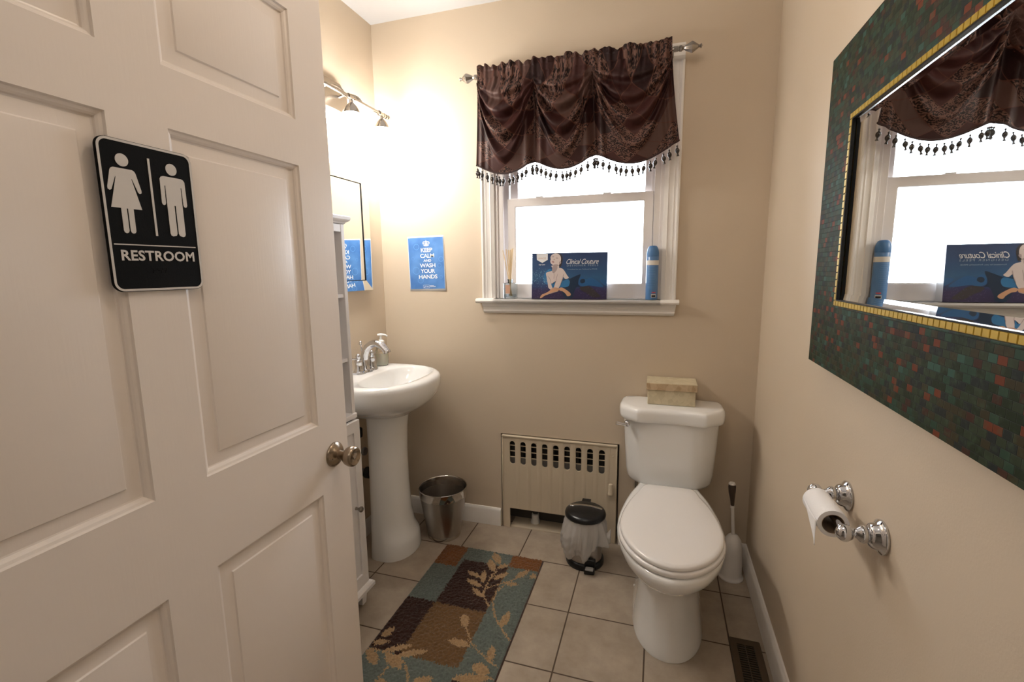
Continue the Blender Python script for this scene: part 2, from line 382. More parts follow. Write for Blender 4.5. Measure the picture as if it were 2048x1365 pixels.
# back wall with the window opening and the radiator recess
WX0, WX1, WZ0, WZ1 = -.782, .006, 1.205, 2.16
RX0, RX1, RZ1 = -.7665, -.160, .518
def yplane(y, sgn=-1):
    return lambda a, b, h: (a, y+sgn*h, b)
def xplane(x, sgn=1):
    return lambda a, b, h: (x+sgn*h, a, b)
def zplane(z):
    return lambda a, b, h: (a, b, z+h)
mb = MB()
mb.plate([[(L, 0), (RX0, 0), (RX0, RZ1), (RX1, RZ1), (RX1, 0), (R, 0), (R, H), (L, H)],
          [(WX0, WZ0), (WX1, WZ0), (WX1, WZ1), (WX0, WZ1)]], yplane(D), .15)
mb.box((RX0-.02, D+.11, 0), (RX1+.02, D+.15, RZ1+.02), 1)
struct(mb.build('wall_back', [M['wall'], M['recess']], loc=(L, D, 0), smooth=0))
# entrance wall with the doorway the camera looks through, and the hallway behind it
DX = -.7914
mb = MB().plate([[(-2.6, 0), (DX-.04, 0), (DX-.04, 2.06), (.13, 2.06), (.13, 0), (1.9, 0), (1.9, 2.576), (-2.6, 2.576)]], yplane(0), .112)
struct(mb.build('wall_front', M['hall'], loc=(0, 0, 0), smooth=0))
slab('wall_hall_left', (-2.7, -2.2, 0), (-2.6, 0, 2.576), M['hall'])
slab('wall_hall_right', (1.9, -2.2, 0), (2.0, 0, 2.576), M['hall'])
slab('wall_hall_back', (-2.6, -2.3, 0), (1.9, -2.2, 2.576), M['hall'])
slab('ceiling_hall', (-2.7, -2.3, 2.576), (2.0, -.02, 2.65), M['ceil'])
# baseboards: flat board with a rounded top
def baseboard(name, p0, p1, nrm, h=.098, t=.013):
    prof = [(0, 0), (t, 0), (t, h-.018), (t*.75, h-.008), (t*.35, h-.001), (0, h)]
    mb = MB(); secs = []
    for p in (p0, p1):
        secs.append([(p[0]+nrm[0]*a, p[1]+nrm[1]*a, b) for a, b in prof])
    mb.loft(secs); return struct(mb.build(name, M['trim'], loc=(p0[0], p0[1], 0), smooth=30))
baseboard('baseboard_back', (L, D), (RX0-.004, D), (0, -1))
baseboard('baseboard_back_right', (RX1+.004, D), (R, D), (0, -1))
baseboard('baseboard_left', (L, .12), (L, D-.013), (1, 0), h=.084)
baseboard('baseboard_right', (R, .12), (R, D-.013), (-1, 0), h=.105, t=.015)

# ------------------------------------------------------------------ window
win = bpy.data.objects.new('window_1', None); COL.objects.link(win); win.location = (-.388, D, 1.2); struct(win)
CX0, CX1 = -.847, .070
def casing_profile(w):   # across the width: (offset, projection)
    return [(0, 0), (0, .017), (.004, .020), (.010, .020), (.014, .015), (.020, .013), (.024, .015), (.028, .013), (.034, .012), (.044, .011), (.048, .014), (.053, .011), (w-.004, .010), (w, .008), (w, 0)]
for x0, s in ((CX0, 1), (CX1, -1)):
    secs = [[(x0+s*a, D-b, z) for a, b in casing_profile(.066)] for z in (1.22, 2.215)]
    MB().loft(secs).build('casing', M['trim'], win, smooth=25)
secs = [[(x, D-b, 2.281-a) for a, b in casing_profile(.066)] for x in (CX0, CX1)]
MB().loft(secs).build('head_casing', M['trim'], win, smooth=25)
# stool and apron
st = [(D+.075, 1.20), (D+.075, 1.221), (D-.040, 1.221), (D-.048, 1.218), (D-.051, 1.210), (D-.048, 1.203), (D-.040, 1.20)]
mb = MB(); mb.loft([[(x, a, b) for a, b in st] for x in (WX0+.001, WX1-.001)])
mb2 = MB(); st2 = [(min(a, D-.0002), b) for a, b in st]
mb.loft([[(x, a, b) for a, b in st2] for x in (-.873, .084)])
mb.build('stool', M['trim'], win, smooth=30)
ap = [(D, 1.20), (D-.022, 1.20), (D-.020, 1.183), (D-.015, 1.178), (D-.014, 1.166), (D-.017, 1.160), (D-.012, 1.152), (D-.006, 1.148), (D, 1.148)]
mb = MB(); mb.loft([[(-.850+(1.2-b)*.15, a, b) for a, b in ap], [(.073-(1.2-b)*.15, a, b) for a, b in ap]])
mb.build('apron', M['trim'], win, smooth=25)
# jambs with stops and tracks
mb = MB()
for x, s in ((WX0, 1), (WX1, -1)):
    mb.box((min(x, x+s*.016), D+.0, 1.221), (max(x, x+s*.016), D+.149, 2.16))
    mb.box((min(x, x+s*.042), D+.006, 1.221), (max(x, x+s*.042), D+.022, 2.145))
    mb.box((min(x, x+s*.056), D+.058, 1.221), (max(x, x+s*.056), D+.070, 2.145))
    mb.box((min(x, x+s*.045), D+.108, 1.221), (max(x, x+s*.045), D+.125, 2.145))
mb.box((WX0, D, 2.145), (WX1, D+.149, 2.16))
mb.box((WX0, D+.076, 1.206), (WX1, D+.149, 1.215))
mb.build('jamb', M['sash'], win, bevel=.0015)
def sash(name, x0, x1, z0, z1, y0, y1, st_, rt, rb):
    mb = MB(); ox = [(x0, z0), (x1, z0), (x1, z1), (x0, z1)]; ix = [(x0+st_, z0+rb), (x1-st_, z0+rb), (x1-st_, z1-rt), (x0+st_, z1-rt)]
    mb.plate([ox, ix], yplane(y0), y1-y0); mb_o = mb.build(name, M['sash'], win, bevel=.004, bseg=3)
    MB().box((x0+st_-.004, (y0+y1)/2-.002, z0+rb-.004), (x1-st_+.004, (y0+y1)/2+.002, z1-rt+.004)).build('pane', M['glass'], mb_o, smooth=0)
    return mb_o
sash('lower_sash', -.724, -.050+.012, 1.222, 1.702, D+.024, D+.056, .042, .040, .070)
sash('upper_sash', -.724, -.038, 1.665, 2.145, D+.072, D+.104, .040, .045, .036)
# catches on the meeting rail
for x in (-.565, -.245):
    MB().box((x-.018, D+.030, 1.702), (x+.018, D+.050, 1.708)).build('sash_catch', M['pumpw'], win, bevel=.002)

# ------------------------------------------------------------------ radiator recess and cover
rad = thing('radiator', 'dark cast radiator seen through the slots of the cream cover under the window', 'radiator', (-.46, D+.06, 0.0))
mb = MB()
for i in range(12):
    x = -.70+i*.042
    mb.plate([rrect(D+.045, .125, D+.095, .47, .02)], (lambda xx: (lambda a, b, h: (xx+h, a, b)))(x), .022)
mb.build('fins', M['iron'], rad)
mb = MB().tube([(-.715, D+.07, .15), (-.22, D+.07, .15)], .016).tube([(-.60, D+.07, .15), (-.60, D+.07, .0)], .014).tube([(-.26, D+.07, .15), (-.26, D+.07, .0)], .012)
mb.build('pipe', M['iron'], rad)
MB().lathe([(.0, 0), (.026, 0), (.026, .01), (.02, .03), (.02, .055), (.012, .06), (0, .06)], (-.60, D+.07, 0), n=20).build('valve', M['offwhite'], rad)
rc = thing('radiator_cover', 'cream corrugated metal radiator cover with nine slots, set in the back wall', 'radiator cover', (-.46, D, 0))
cx0, cx1, cz1 = -.760, -.1675, .507
slots = []
for i in range(9):
    x = -.703+i*.0575; w = .0145; z0, z1 = .357, .482; lp = []
    for k in range(9): a = pi*k/8; lp.append((x+w*cos(a), z1-w+w*sin(a)))
    for k in range(9): a = pi+pi*k/8; lp.append((x+w*cos(a), z0+w+w*sin(a)))
    slots.append(lp)
outer = [(cx0, 0), (cx0+.040, 0), (cx0+.040, .110), (-.215, .110), (-.215, 0), (cx1, 0), (cx1, cz1), (cx0, cz1)]
mb = MB().plate([outer]+slots, yplane(D-.006), .010)
mb.build('panel', M['radiator'], rc, bevel=.002)
# corrugation ribs below the slots and along the top edge
mb = MB()
for i in range(9):
    x = -.703+i*.0575+.029
    if x < -.2:
        mb.loft([[(x-.011, D-.0062, z), (x-.004, D-.0078, z), (x+.004, D-.0078, z), (x+.011, D-.0062, z)] for z in (.114, .500)])
mb.build('ribs', M['radiator'], rc, smooth=60)
mb = MB(); mb.box((cx0, D-.012, cz1-.004), (cx1, D+.06, cz1+.006)); mb.box((cx0, D-.010, .0), (cx0+.006, D+.05, cz1)); mb.box((cx1-.006, D-.010, 0), (cx1, D+.05, cz1))
mb.build('edge_flange', M['radiator'], rc, bevel=.003)
for z in (.455, .424, .392): MB().box((-.72, D+.006, z-.002), (-.225, D+.010, z+.002)).build('cross_bar', M['radiator'], rc, smooth=0)
MB().box((-.725, D+.022, .345), (-.20, D+.024, .385)).build('inner_plate', M['greyplastic'], rc, smooth=0)
MB().box((cx0+.04, D+.0, .0), (-.215, D+.1, .006)).build('bottom_tray', M['radiator'], rc, bevel=.001)
mb = MB(); mb.lathe([(0, 0), (.013, 0), (.014, .006), (.0115, .012), (.0115, .046), (.009, .054), (0, .056)], (-.196, D-.018, .262), n=20)
mb.box((-.199, D-.018, .27), (-.193, D-.004, .31)); mb.build('damper_handle', M['radiator'], rc)
MB().lathe([(0, 0), (.004, 0), (.003, .003), (0, .0035)], (-.742, D-.006, .305), axis='y', n=12, M3=Matrix(((1,0,0),(0,0,-1),(0,1,0)))).build('screw', M['radiator'], rc)
MB().lathe([(0, 0), (.004, 0), (.003, .003), (0, .0035)], (-.188, D-.006, .455), n=12, M3=Matrix(((1,0,0),(0,0,-1),(0,1,0)))).build('screw', M['radiator'], rc)

# ------------------------------------------------------------------ door, opened into the room
door = bpy.data.objects.new('door_1', None); COL.objects.link(door); door.location = (DX-.018, .117, .01); struct(door)
DY0, DY1 = .117, 1.031
py = [DY0, .224, .527, .622, .924, DY1]; pz = [.010, .24, .804, .985, 1.600, 1.699, 1.925, 2.035]
def door_face(x, s):
    mb = MB()
    P = lambda a, b, h: (x+s*h, a, b)
    cells = {(1, 1), (3, 1), (1, 3), (3, 3), (1, 5), (3, 5)}
    for i in range(5):
        for j in range(7):
            y0, y1, z0, z1 = py[i], py[i+1], pz[j], pz[j+1]
            if (i, j) not in cells:
                mb.add([P(y0, z0, 0), P(y1, z0, 0), P(y1, z1, 0), P(y0, z1, 0)], [(0, 1, 2, 3)]); continue
            rings = [(0, 0), (.001, -.0022), (.0022, -.0040), (.0065, -.0056), (.0095, -.0080), (.0110, -.0112), (.0135, -.0118), (.0345, -.0092), (.0355, -.0088), (.0372, -.0062), (.0385, -.0058)]
            secs = [[P(y0+o, z0+o, h), P(y1-o, z0+o, h), P(y1-o, z1-o, h), P(y0+o, z1-o, h)] for o, h in rings]
            mb.loft(secs, cap0=False, cap1=True)
    return mb
mb = door_face(DX, 1)
b2 = door_face(DX-.036, -1); mb.add(b2.v, b2.f)
mb.add([(DX, DY0, .01), (DX, DY1, .01), (DX, DY1, 2.035), (DX, DY0, 2.035), (DX-.036, DY0, .01), (DX-.036, DY1, .01), (DX-.036, DY1, 2.035), (DX-.036, DY0, 2.035)],
       [(0, 1, 5, 4), (1, 2, 6, 5), (2, 3, 7, 6), (3, 0, 4, 7)])
mb.build('door_leaf', M['door'], door, smooth=18)
KY, KZ = .975, .892
def knob(x, s, y, z, parent, name='door_knob'):
    k = MB(); k.lathe([(0, 0), (.0325, 0), (.0325, .003), (.030, .006), (.024, .011), (.016, .014), (.012, .016), (.0115, .026), (.014, .031), (.0185, .035),
                       (.0235, .042), (.026, .050), (.0262, .056), (.0245, .0615), (.0215, .0640), (.019, .0632), (.016, .0605), (.007, .0600), (.006, .0625), (0, .0628)],
                      (0, 0, 0), axis='x', n=40)
    k.v = [(x+s*v[0], y+v[1], z+v[2]) for v in k.v]
    return k.build(name, M['knobmetal'], parent, smooth=50)
kn = knob(DX, 1, KY, KZ, door); lab(kn, 'aged nickel door knob')
MB().lathe([(0, .0), (.002, .0), (.002, .0004), (0, .0004)], (DX+.0115, KY-.021, KZ-.004), axis='x', n=10).build('rosette_screw', M['blackmatte'], kn)
knob(DX-.036, -1, KY, KZ, door)
for z in (.25, 1.02, 1.80):
    MB().box((DX-.038, DY0-.004, z-.045), (DX+.002, DY0, z+.045)).build('hinge', M['knobmetal'], door, bevel=.001)

# ------------------------------------------------------------------ restroom sign
sx = DX+.001
sg = thing('restroom_sign', 'black rectangular sign with woman and man pictograms reading RESTROOM on the white door', 'sign', (sx, .580, 1.333))
SY0, SY1, SZ0, SZ1 = .5045, .652, 1.333, 1.562
P = xplane(sx+.005, 1)
MB().plate([rrect(SY0, SZ0, SY1, SZ1, .015, 8)], P, .005).build('plaque', M['signblack'], sg, bevel=.001)
Pp = xplane(sx+.0056, 1)
MB().plate([rrect(SY0+.0008, SZ0+.0008, SY1-.0008, SZ1-.0008, .0143, 8), rrect(SY0+.0042, SZ0+.0042, SY1-.0042, SZ1-.0042, .011, 8)], Pp, .0007).build('border', M['signwhite'], sg, smooth=0)
wy, my = .5375, .6145
# woman
mb = MB(); mb.plate([circ(wy+.0005, 1.5315, .0094, 28)], Pp, .0007)
wb = [(-.0135,1.519),(.0135,1.519),(.0168,1.5172),(.0185,1.5140),(.0243,1.4895),(.0242,1.4860),(.0215,1.4845),(.0190,1.4860),(.0182,1.4885),(.0118,1.5060),(.0112,1.5050),(.0220,1.4600),
      (.0090,1.4600),(.0090,1.4265),(.0078,1.4235),(.0050,1.4225),(.0022,1.4235),(.0010,1.4265),(.0010,1.4600),(-.0010,1.4600),(-.0010,1.4265),(-.0022,1.4235),(-.0050,1.4225),(-.0078,1.4235),(-.0090,1.4265),(-.0090,1.4600),
      (-.0225,1.4600),(-.0112,1.5050),(-.0118,1.5060),(-.0182,1.4885),(-.0190,1.4860),(-.0215,1.4845),(-.0242,1.4860),(-.0243,1.4895),(-.0185,1.5140),(-.0168,1.5172)]
mb.plate([[(wy+a, b) for a, b in wb]], Pp, .0007); mb.build('woman_pictogram', M['signwhite'], sg, smooth=0)
mb = MB(); mb.plate([circ(my, 1.5315, .0094, 28)], Pp, .0007)
mbp = [(-.0150,1.519),(.0150,1.519),(.0190,1.5175),(.0212,1.5140),(.0218,1.4760),(.0207,1.4732),(.0184,1.4722),(.0162,1.4732),(.0152,1.4760),(.0146,1.5040),(.0132,1.5040),(.0132,1.4270),(.0120,1.4235),(.0088,1.4222),(.0030,1.4235),(.0012,1.4270),(.0012,1.4730),
       (-.0012,1.4730),(-.0012,1.4270),(-.0030,1.4235),(-.0088,1.4222),(-.0120,1.4235),(-.0132,1.4270),(-.0132,1.5040),(-.0146,1.5040),(-.0152,1.4760),(-.0162,1.4732),(-.0184,1.4722),(-.0207,1.4732),(-.0218,1.4760),(-.0212,1.5140),(-.0190,1.5175)]
mb.plate([[(my+a, b) for a, b in mbp]], Pp, .0007); mb.build('man_pictogram', M['signwhite'], sg, smooth=0)
MB().plate([[(.5765, 1.421), (.5800, 1.421), (.5800, 1.542), (.5765, 1.542)]], Pp, .0007).build('divider_bar', M['signwhite'], sg, smooth=0)
MB().plate([[(.512, 1.4045), (.6435, 1.4045), (.6435, 1.4062), (.512, 1.4062)]], Pp, .0007).build('rule', M['signwhite'], sg, smooth=0)
text_mesh('RESTROOM', xplane(sx+.005, 1), .119, .0165, .5795, 1.3890, M['signwhite'], sg, bold=.028, spacing=1.04)
# braille dots
mb = MB()
for g, pat in enumerate(['111010', '100010', '011100', '011110']):
    for k, c in enumerate(pat):
        if c == '1': mb.lathe([(.0009, 0), (.0007, .0004), (0, .0006)], (sx+.005, .566+g*.0065+(k//3)*.0025, 1.368-(k % 3)*.0025), axis='x', n=8)
mb.build('braille', M['signblack'], sg)

# ------------------------------------------------------------------ valance and rod
RY = D-.088
rod = thing('curtain_rod', 'brushed nickel curtain rod with diamond shaped finials above the window', 'curtain rod', (-.385, RY, 2.229))
MB().tube([(-.815, RY, 2.229), (.030, RY, 2.229)], .0085, 16).build('pole', M['nickel'], rod)
for s, x in ((-1, -.805), (1, .022)):
    prof = [(.0, 0), (.011, 0), (.011, .014), (.0095, .016), (.0095, .020), (.012, .022), (.012, .030), (.0085, .033), (.0075, .040), (.010, .043), (.0215, .066), (.0225, .069), (.021, .073), (.0075, .092), (.0055, .094), (.0055, .098), (.0085, .100), (.0085, .104), (.0, .107)]
    k = MB().lathe(prof, (0, 0, 0), axis='x', n=8)
    k.v = [(x+s*v[0], RY+v[1], 2.229+v[2]) for v in k.v]; k.build('finial', M['nickel'], rod, smooth=30)
for x in (-.800, .018):
    MB().tube([(x, RY, 2.229), (x, D-.012, 2.229)], .005).lathe([(0, 0), (.016, 0), (.016, .006), (0, .012)], (x, D, 2.229), M3=Matrix(((1,0,0),(0,0,-1),(0,1,0)))).build('bracket', M['nickel'], rod)
val = thing('valance', 'dark brown patchwork fabric valance with swags and a fringe of hanging beads', 'valance', (-.385, RY, 2.23))
NU, NV = 330, 130
G = [0.0, .312, .618, 1.0]
ZE = [1.842, 1.842, 1.850, 1.876]    # hem height at the gathers
def swag(u):
    for k in range(3):
        if u <= G[k+1] or k == 2:
            t = (u-G[k])/(G[k+1]-G[k]); return k, t
def hemz(u):
    k, t = swag(u); s = sin(pi*t)
    return ZE[k]*(1-t)+ZE[k+1]*t - (.046, .046, .062)[k]*s**1.1
def vpoint(u, v):
    """v 0 at the top ruffle, 1 at the hem"""
    k, t = swag(u); s = max(0, sin(pi*t)); s6 = s**.7
    xl, xr = -.818-.012*v**2, .014+.042*v**1.5
    x = xl+(xr-xl)*u
    zt = 2.252 + .011*abs(sin(u*20+1))+.009*abs(sin(u*33+.5))+.003*sin(u*141)
    zh = hemz(u)
    if v < .09:
        z = zt+(2.244-zt)*(v/.09)
    elif v < .15: z = 2.244+(2.214-2.244)*((v-.09)/.06)
    else: z = 2.214+(zh-2.214)*((v-.15)/.85)
    y = RY-.011
    pl = sin(u*2*pi*23+.8*sin(u*19))+.5*sin(u*2*pi*41+2)
    if v < .09: y += -.006-.007*pl*(1-v/.09*.5)+.004*sin(u*60)
    elif v < .15: y += -.004-.0030*pl
    else:
        w = (v-.15)/.85
        y += -.0035-.0045*pl*math.exp(-w*5.0)-.006*w
        # deep U-shaped folds hung from the gathers
        q = w/(s*.92+.08+1e-3)
        # fold phase: rises quickly for points near a gather
        fold = 0
        for (c, wd, am) in ((.20, .085, .028), (.40, .10, .042), (.62, .11, .046), (.84, .10, .024)):
            cc = c*s6+(.035+.06*c)*(1-s6)
            ww = wd*(.18+.82*s6)
            dlt = (w-cc)/ww
            if dlt < 0: sh = math.exp(-(dlt*1.1)**2)
            else: sh = math.exp(-(dlt*2.6)**2)       # steep underside
            fold += am*sh*(.30+.70*s6)*(1-.18*sin(7*t+3*c+k))
        y -= fold*(1-math.exp(-w*14))
        y -= .030*s*sin(pi*min(1, w**.75))*.9
        # narrow crease fanning down from each gather
        dg = min(abs(u-g) for g in G[1:3])
        y += .022*math.exp(-(dg/.020)**2)*min(1, w*3)*(1-.3*w)
        y -= .016*math.exp(-((dg-.036)/.016)**2)*min(1, w*3)*(1-.45*w)
        y += .010*math.exp(-((dg-.062)/.014)**2)*min(1, w*2.5)*(1-w)
        # ripples of the side edges
        if u < .09: y += .006*sin(u*160)*(1-u/.09)
        if u > .91: y += .006*sin((1-u)*160)*(u-.91)/.09
        x += .006*sin(9*w+5*t)*s*(1-w)
    return (x, min(y, D-.028), z)
mb = MB(); uvs = []
for i in range(NU+1):
    for j in range(NV+1):
        u, v = i/NU, j/NV; p = vpoint(u, v); mb.v.append(p)
        k, t = swag(u); s = max(0, sin(pi*t))**.7
        uvs.append((u*1.15, v*.62-.16*s*sin(pi*v)))
for i in range(NU):
    for j in range(NV):
        a = i*(NV+1)+j; mb.f.append((a, a+1, a+NV+2, a+NV+1)); mb.m.append(0)
mb.uv = uvs
mb.build('cloth', M['fabric'], val, smooth=80, solid=.0015, fix=False)
hem = [vpoint(i/160, 1) for i in range(161)]
MB().tube([(x, y, z) for x, y, z in hem], .0042, 8).build('hem_trim', M['hem'], val)
# bead drops of the fringe, copied
bprof = [(a*1.3, b*1.2) for a, b in [(.0, 0), (.0022, -.001), (.0030, -.0035), (.0022, -.006), (.0012, -.0075), (.0032, -.0095), (.0062, -.014), (.0068, -.018), (.0058, -.0225), (.0030, -.0265), (.0022, -.029), (.0032, -.0325), (.0046, -.036), (.0, -.0365)]]
first = None
us = []
for k in range(3):
    n = (13, 12, 14)[k]
    us += [G[k]+(G[k+1]-G[k])*((j+.5)/n) for j in range(n)]
us += [G[1]-.004, G[1]+.006, G[2]-.005, G[2]+.007, .004]
for i, u in enumerate(us):
    p = vpoint(u, 1); drop = .010+.006*random.random()
    dx, dy = .004*random.uniform(-1, 1), -.002
    if first is None:
        b = MB(); b.lathe([(0, .014), (.0007, .014), (.0007, .0), (0, 0)], (0, 0, 0), n=6, mi=1); b.lathe(bprof, (0, 0, 0), n=14)
        org = root_loc(val); b.v = [tuple(Vector(v)+org) for v in b.v]
        first = b.build('bead_drop', [M['bead'], M['thread']], val); o = first
    else:
        o = first.copy(); COL.objects.link(o); o.parent = val
    o.location = Vector((p[0]+dx, p[1]+dy, p[2]-.013))-root_loc(val)
    o.rotation_euler = (random.uniform(-.12, .12), random.uniform(-.18, .18), 0)

# ------------------------------------------------------------------ things on the window stool
SZ = 1.2215
df = thing('reed_diffuser', 'square glass reed diffuser with copper label and pale reeds on the window sill', 'diffuser', (-.700, D-.016, SZ))
dxc, dyc = -.700, D-.016
mb = MB(); body = rrect(dxc-.031, dyc-.020, dxc+.031, dyc+.020, .005, 3)
mb.loft([[(a, b, z) for a, b in body] for z in (SZ, SZ+.074)]+[[((a-dxc)*.4+dxc, (b-dyc)*.5+dyc, SZ+.0775) for a, b in body]])
mb.build('bottle', M['bottle'], df, bevel=.0015)
mb = MB(); bi = rrect(dxc-.027, dyc-.016, dxc+.027, dyc+.016, .004, 3); mb.loft([[(a, b, z) for a, b in bi] for z in (SZ+.008, SZ+.020)])
mb.build('oil', M['bottle'], df)
MB().lathe([(.012, 0), (.012, .012), (.0135, .013), (.0135, .018), (.009, .018), (.009, 0)], (dxc, dyc, SZ+.076), n=20, cap=False).build('neck', M['bottle'], df)
MB().plate([rrect(dxc-.019, SZ+.025, dxc+.004, SZ+.066, .001, 2)], yplane(dyc-.0205), .0004).build('label', M['copperlabel'], df, smooth=0)
mb = MB()
for (ax, ay) in ((-.036, .004), (-.018, -.002), (-.011, .006), (-.006, -.005), (-.001, .003), (.003, -.006), (.007, .002), (.011, -.003), (.013, .006), (.006, .008)):
    mb.tube([(dxc-ax*.25, dyc-ay*.3, SZ+.012), (dxc+ax*1.05, dyc+ay, SZ+.238+random.uniform(-.006, .006))], .0022, 6)
mb.build('reeds', M['reed'], df)

sp = thing('spray_can', 'blue aerosol spray can with a white band at the right end of the window sill', 'spray can', (-.034, D-.020, SZ))
cxs, cys, cr_ = -.034, D-.020, .0265
MB().lathe([(0, 0), (cr_-.001, 0), (cr_, .002), (cr_, .188), (cr_-.001, .190), (0, .190)], (cxs, cys, SZ), n=40).build('can_body', M['can'], sp)
mb = MB(); mb.lathe([(0, .190), (cr_+.0003, .190), (cr_+.0003, .204), (cr_-.001, .214), (.0225, .226), (.0185, .234), (.014, .2375), (0, .2385)], (cxs, cys, SZ), n=40)
mb.build('cap', M['cap'], sp, smooth=60)
MB().lathe([(cr_+.0004, .1535), (cr_+.0004, .174)], (cxs, cys, SZ), n=40, cap=False).build('white_band', M['offwhite'], sp)
def curvedpatch(a0, a1, z0, z1, r):
    mb = MB(); secs = []
    n = 8
    for z in (z0, z1): secs.append([(cxs+r*sin(a0+(a1-a0)*i/n), cys-r*cos(a0+(a1-a0)*i/n), z) for i in range(n+1)])
    return mb.loft(secs, False, False, closed=False)
mb = MB()
for i in range(14):
    q = curvedpatch(-.75, .62-.25*random.random(), SZ+.148-i*.0072, SZ+.1465-i*.0072, cr_+.0004); mb.add(q.v, q.f)
mb.build('fine_print', M['canline'], sp, fix=False)
q = curvedpatch(-.05, .75, SZ+.011, SZ+.025, cr_+.0004); q.build('barcode_panel', M['offwhite'], sp, fix=False)
q = curvedpatch(.02, .68, SZ+.013, SZ+.021, cr_+.0007); q.build('barcode', M['blackmatte'], sp, fix=False)
mb = MB()
for a in (.05, .22, .38, .54): q = curvedpatch(a, a+.12, SZ+.030, SZ+.036, cr_+.0004); mb.add(q.v, q.f)
mb.build('red_marks', M['red'], sp, fix=False)

# printed carton, leaning slightly back
BX0, BX1, BHT, BDP = -.584, -.230, .215, .048
bxr = thing('product_carton', 'dark blue printed carton with a woman posing, leaning on the window sill', 'box', (-.407, D-.047, SZ))
lean = radians(4)
def BP(a, b, h):      # a across 0..1, b up 0..1, h out of the face (towards the room)
    x = BX0+a*(BX1-BX0); up = b*BHT
    return (x, (D-.047)+up*sin(lean)-h*cos(lean), SZ+.0008+up*cos(lean)+h*sin(lean)*-1*-1)
def pal(name, c, r=.35): M[name] = mat(name, c, r, coat=.3); return M[name]
def box_face():
    m = bpy.data.materials.new('carton_print_blue'); t, n, l = nt(m); b = n['Principled BSDF']
    tc = n.new('ShaderNodeTexCoord'); s = n.new('ShaderNodeSeparateXYZ'); l.new(tc.outputs['Object'], s.inputs[0])
    v = mnode(n, l, 'DIVIDE', s.outputs[2], BHT)
    nz = n.new('ShaderNodeTexNoise'); nz.inputs['Scale'].default_value = 22; nz.inputs['Detail'].default_value = 6; l.new(tc.outputs['Object'], nz.inputs['Vector'])
    vv = mnode(n, l, 'ADD', v, mnode(n, l, 'MULTIPLY', mnode(n, l, 'SUBTRACT', nz.outputs['Fac'], .5), .22))
    cr = n.new('ShaderNodeValToRGB'); l.new(vv, cr.inputs[0]); e = cr.color_ramp.elements
    e[0].position = .0; e[0].color = (0.022, 0.014, 0.055, 1); e[1].position = 1; e[1].color = (0.014, 0.034, 0.105, 1)
    for p, c in ((.2, (0.024, 0.017, 0.075)), (.28, (0.014, 0.034, 0.12)), (.45, (0.018, 0.085, 0.20)), (.7, (0.013, 0.055, 0.155))):
        x = e.new(p); x.color = (*c, 1)
    l.new(cr.outputs[0], b.inputs['Base Color']); b.inputs['Roughness'].default_value = .4; b.inputs['Coat Weight'].default_value = .15
    return m
pal('b_white', (.75, .75, .76)); pal('b_skin', (.60, .52, .50)); pal('b_skin2', (.36, .29, .29)); pal('b_warm', (.52, .29, .17)); pal('b_hair', (.035, .03, .035)); pal('b_dress', (.015, .09, .24)); pal('b_dressd', (.006, .022, .055))
pal('b_teal', (.02, .14, .32)); pal('b_purple', (.10, .07, .17)); pal('b_foam', (.17, .33, .44)); pal('b_grey', (.30, .38, .46)); pal('b_lip', (.36, .20, .20)); pal('b_edge', (.62, .63, .66))
mb = MB(); c8 = [BP(a, b, h) for h in (0, -BDP) for a, b in ((0, 0), (1, 0), (1, 1), (0, 1))]
c8 = [(x, y, z if i < 4 else z+ (0)) for i, (x, y, z) in enumerate(c8)]
mb.add(c8, [(0, 1, 2, 3)], 0); mb.add(c8, [(4, 7, 6, 5), (0, 4, 5, 1), (1, 5, 6, 2), (2, 6, 7, 3), (3, 7, 4, 0)], 1)
mb.build('carton', [box_face(), M['b_edge']], bxr, smooth=0)
def bu(px, py_):   # design coordinates of the printed picture
    v = (py_-165)/930; xl = 285-50*v; xr = 1812-32*v
    return ((px-xl)/(xr-xl), 1-v)
prints = {}
def bpoly(pts, mname, h, smooth=True, name=None):
    q = crom(pts, 4) if smooth else pts
    mb = prints.setdefault((name or mname, mname), MB())
    mb.plate([[bu(*p) for p in q]], lambda a, b, hh: BP(min(max(a, .003), .997), min(max(b, .004), .996), h), 0)
bpoly([(505,650),(540,560),(620,490),(680,500),(700,640),(640,760),(560,800),(500,740)], 'b_teal', .0003, name='dress_swirl')
bpoly([(910,705),(1030,690),(1150,640),(1262,596),(1262,640),(1225,720),(1218,800),(1260,850),(1180,860),(1110,1000),(1090,1070),(940,1080),(860,860),(880,760)], 'b_dressd', .0004, name='dress_shadow')
bpoly([(1240,700),(1280,650),(1330,660),(1370,700),(1460,670),(1540,690),(1640,760),(1720,840),(1640,850),(1520,830),(1420,820),(1340,840),(1270,830),(1225,790)], 'b_dress', .0004, name='dress_train')
bpoly([(1262,720),(1300,690),(1350,700),(1355,750),(1300,780),(1265,760)], 'b_dressd', .0006, name='dress_shadow')
bpoly([(1660,720),(1760,700),(1795,740),(1790,830),(1720,800)], 'b_dress', .0004, name='dress_train')
bpoly([(690,790),(745,740),(900,720),(1020,700),(1050,760),(1010,840),(900,860),(780,860),(700,850)], 'b_teal', .0005, name='dress_swirl')
bpoly([(1250,860),(1400,830),(1500,870),(1580,950),(1660,1040),(1500,1050),(1360,960),(1280,920)], 'b_hair', .0005, name='shadow_fold')
bpoly([(800,175),(870,185),(905,230),(915,300),(895,380),(870,445),(840,440),(825,400),(860,330),(850,250)], 'b_hair', .0005, name='hair')
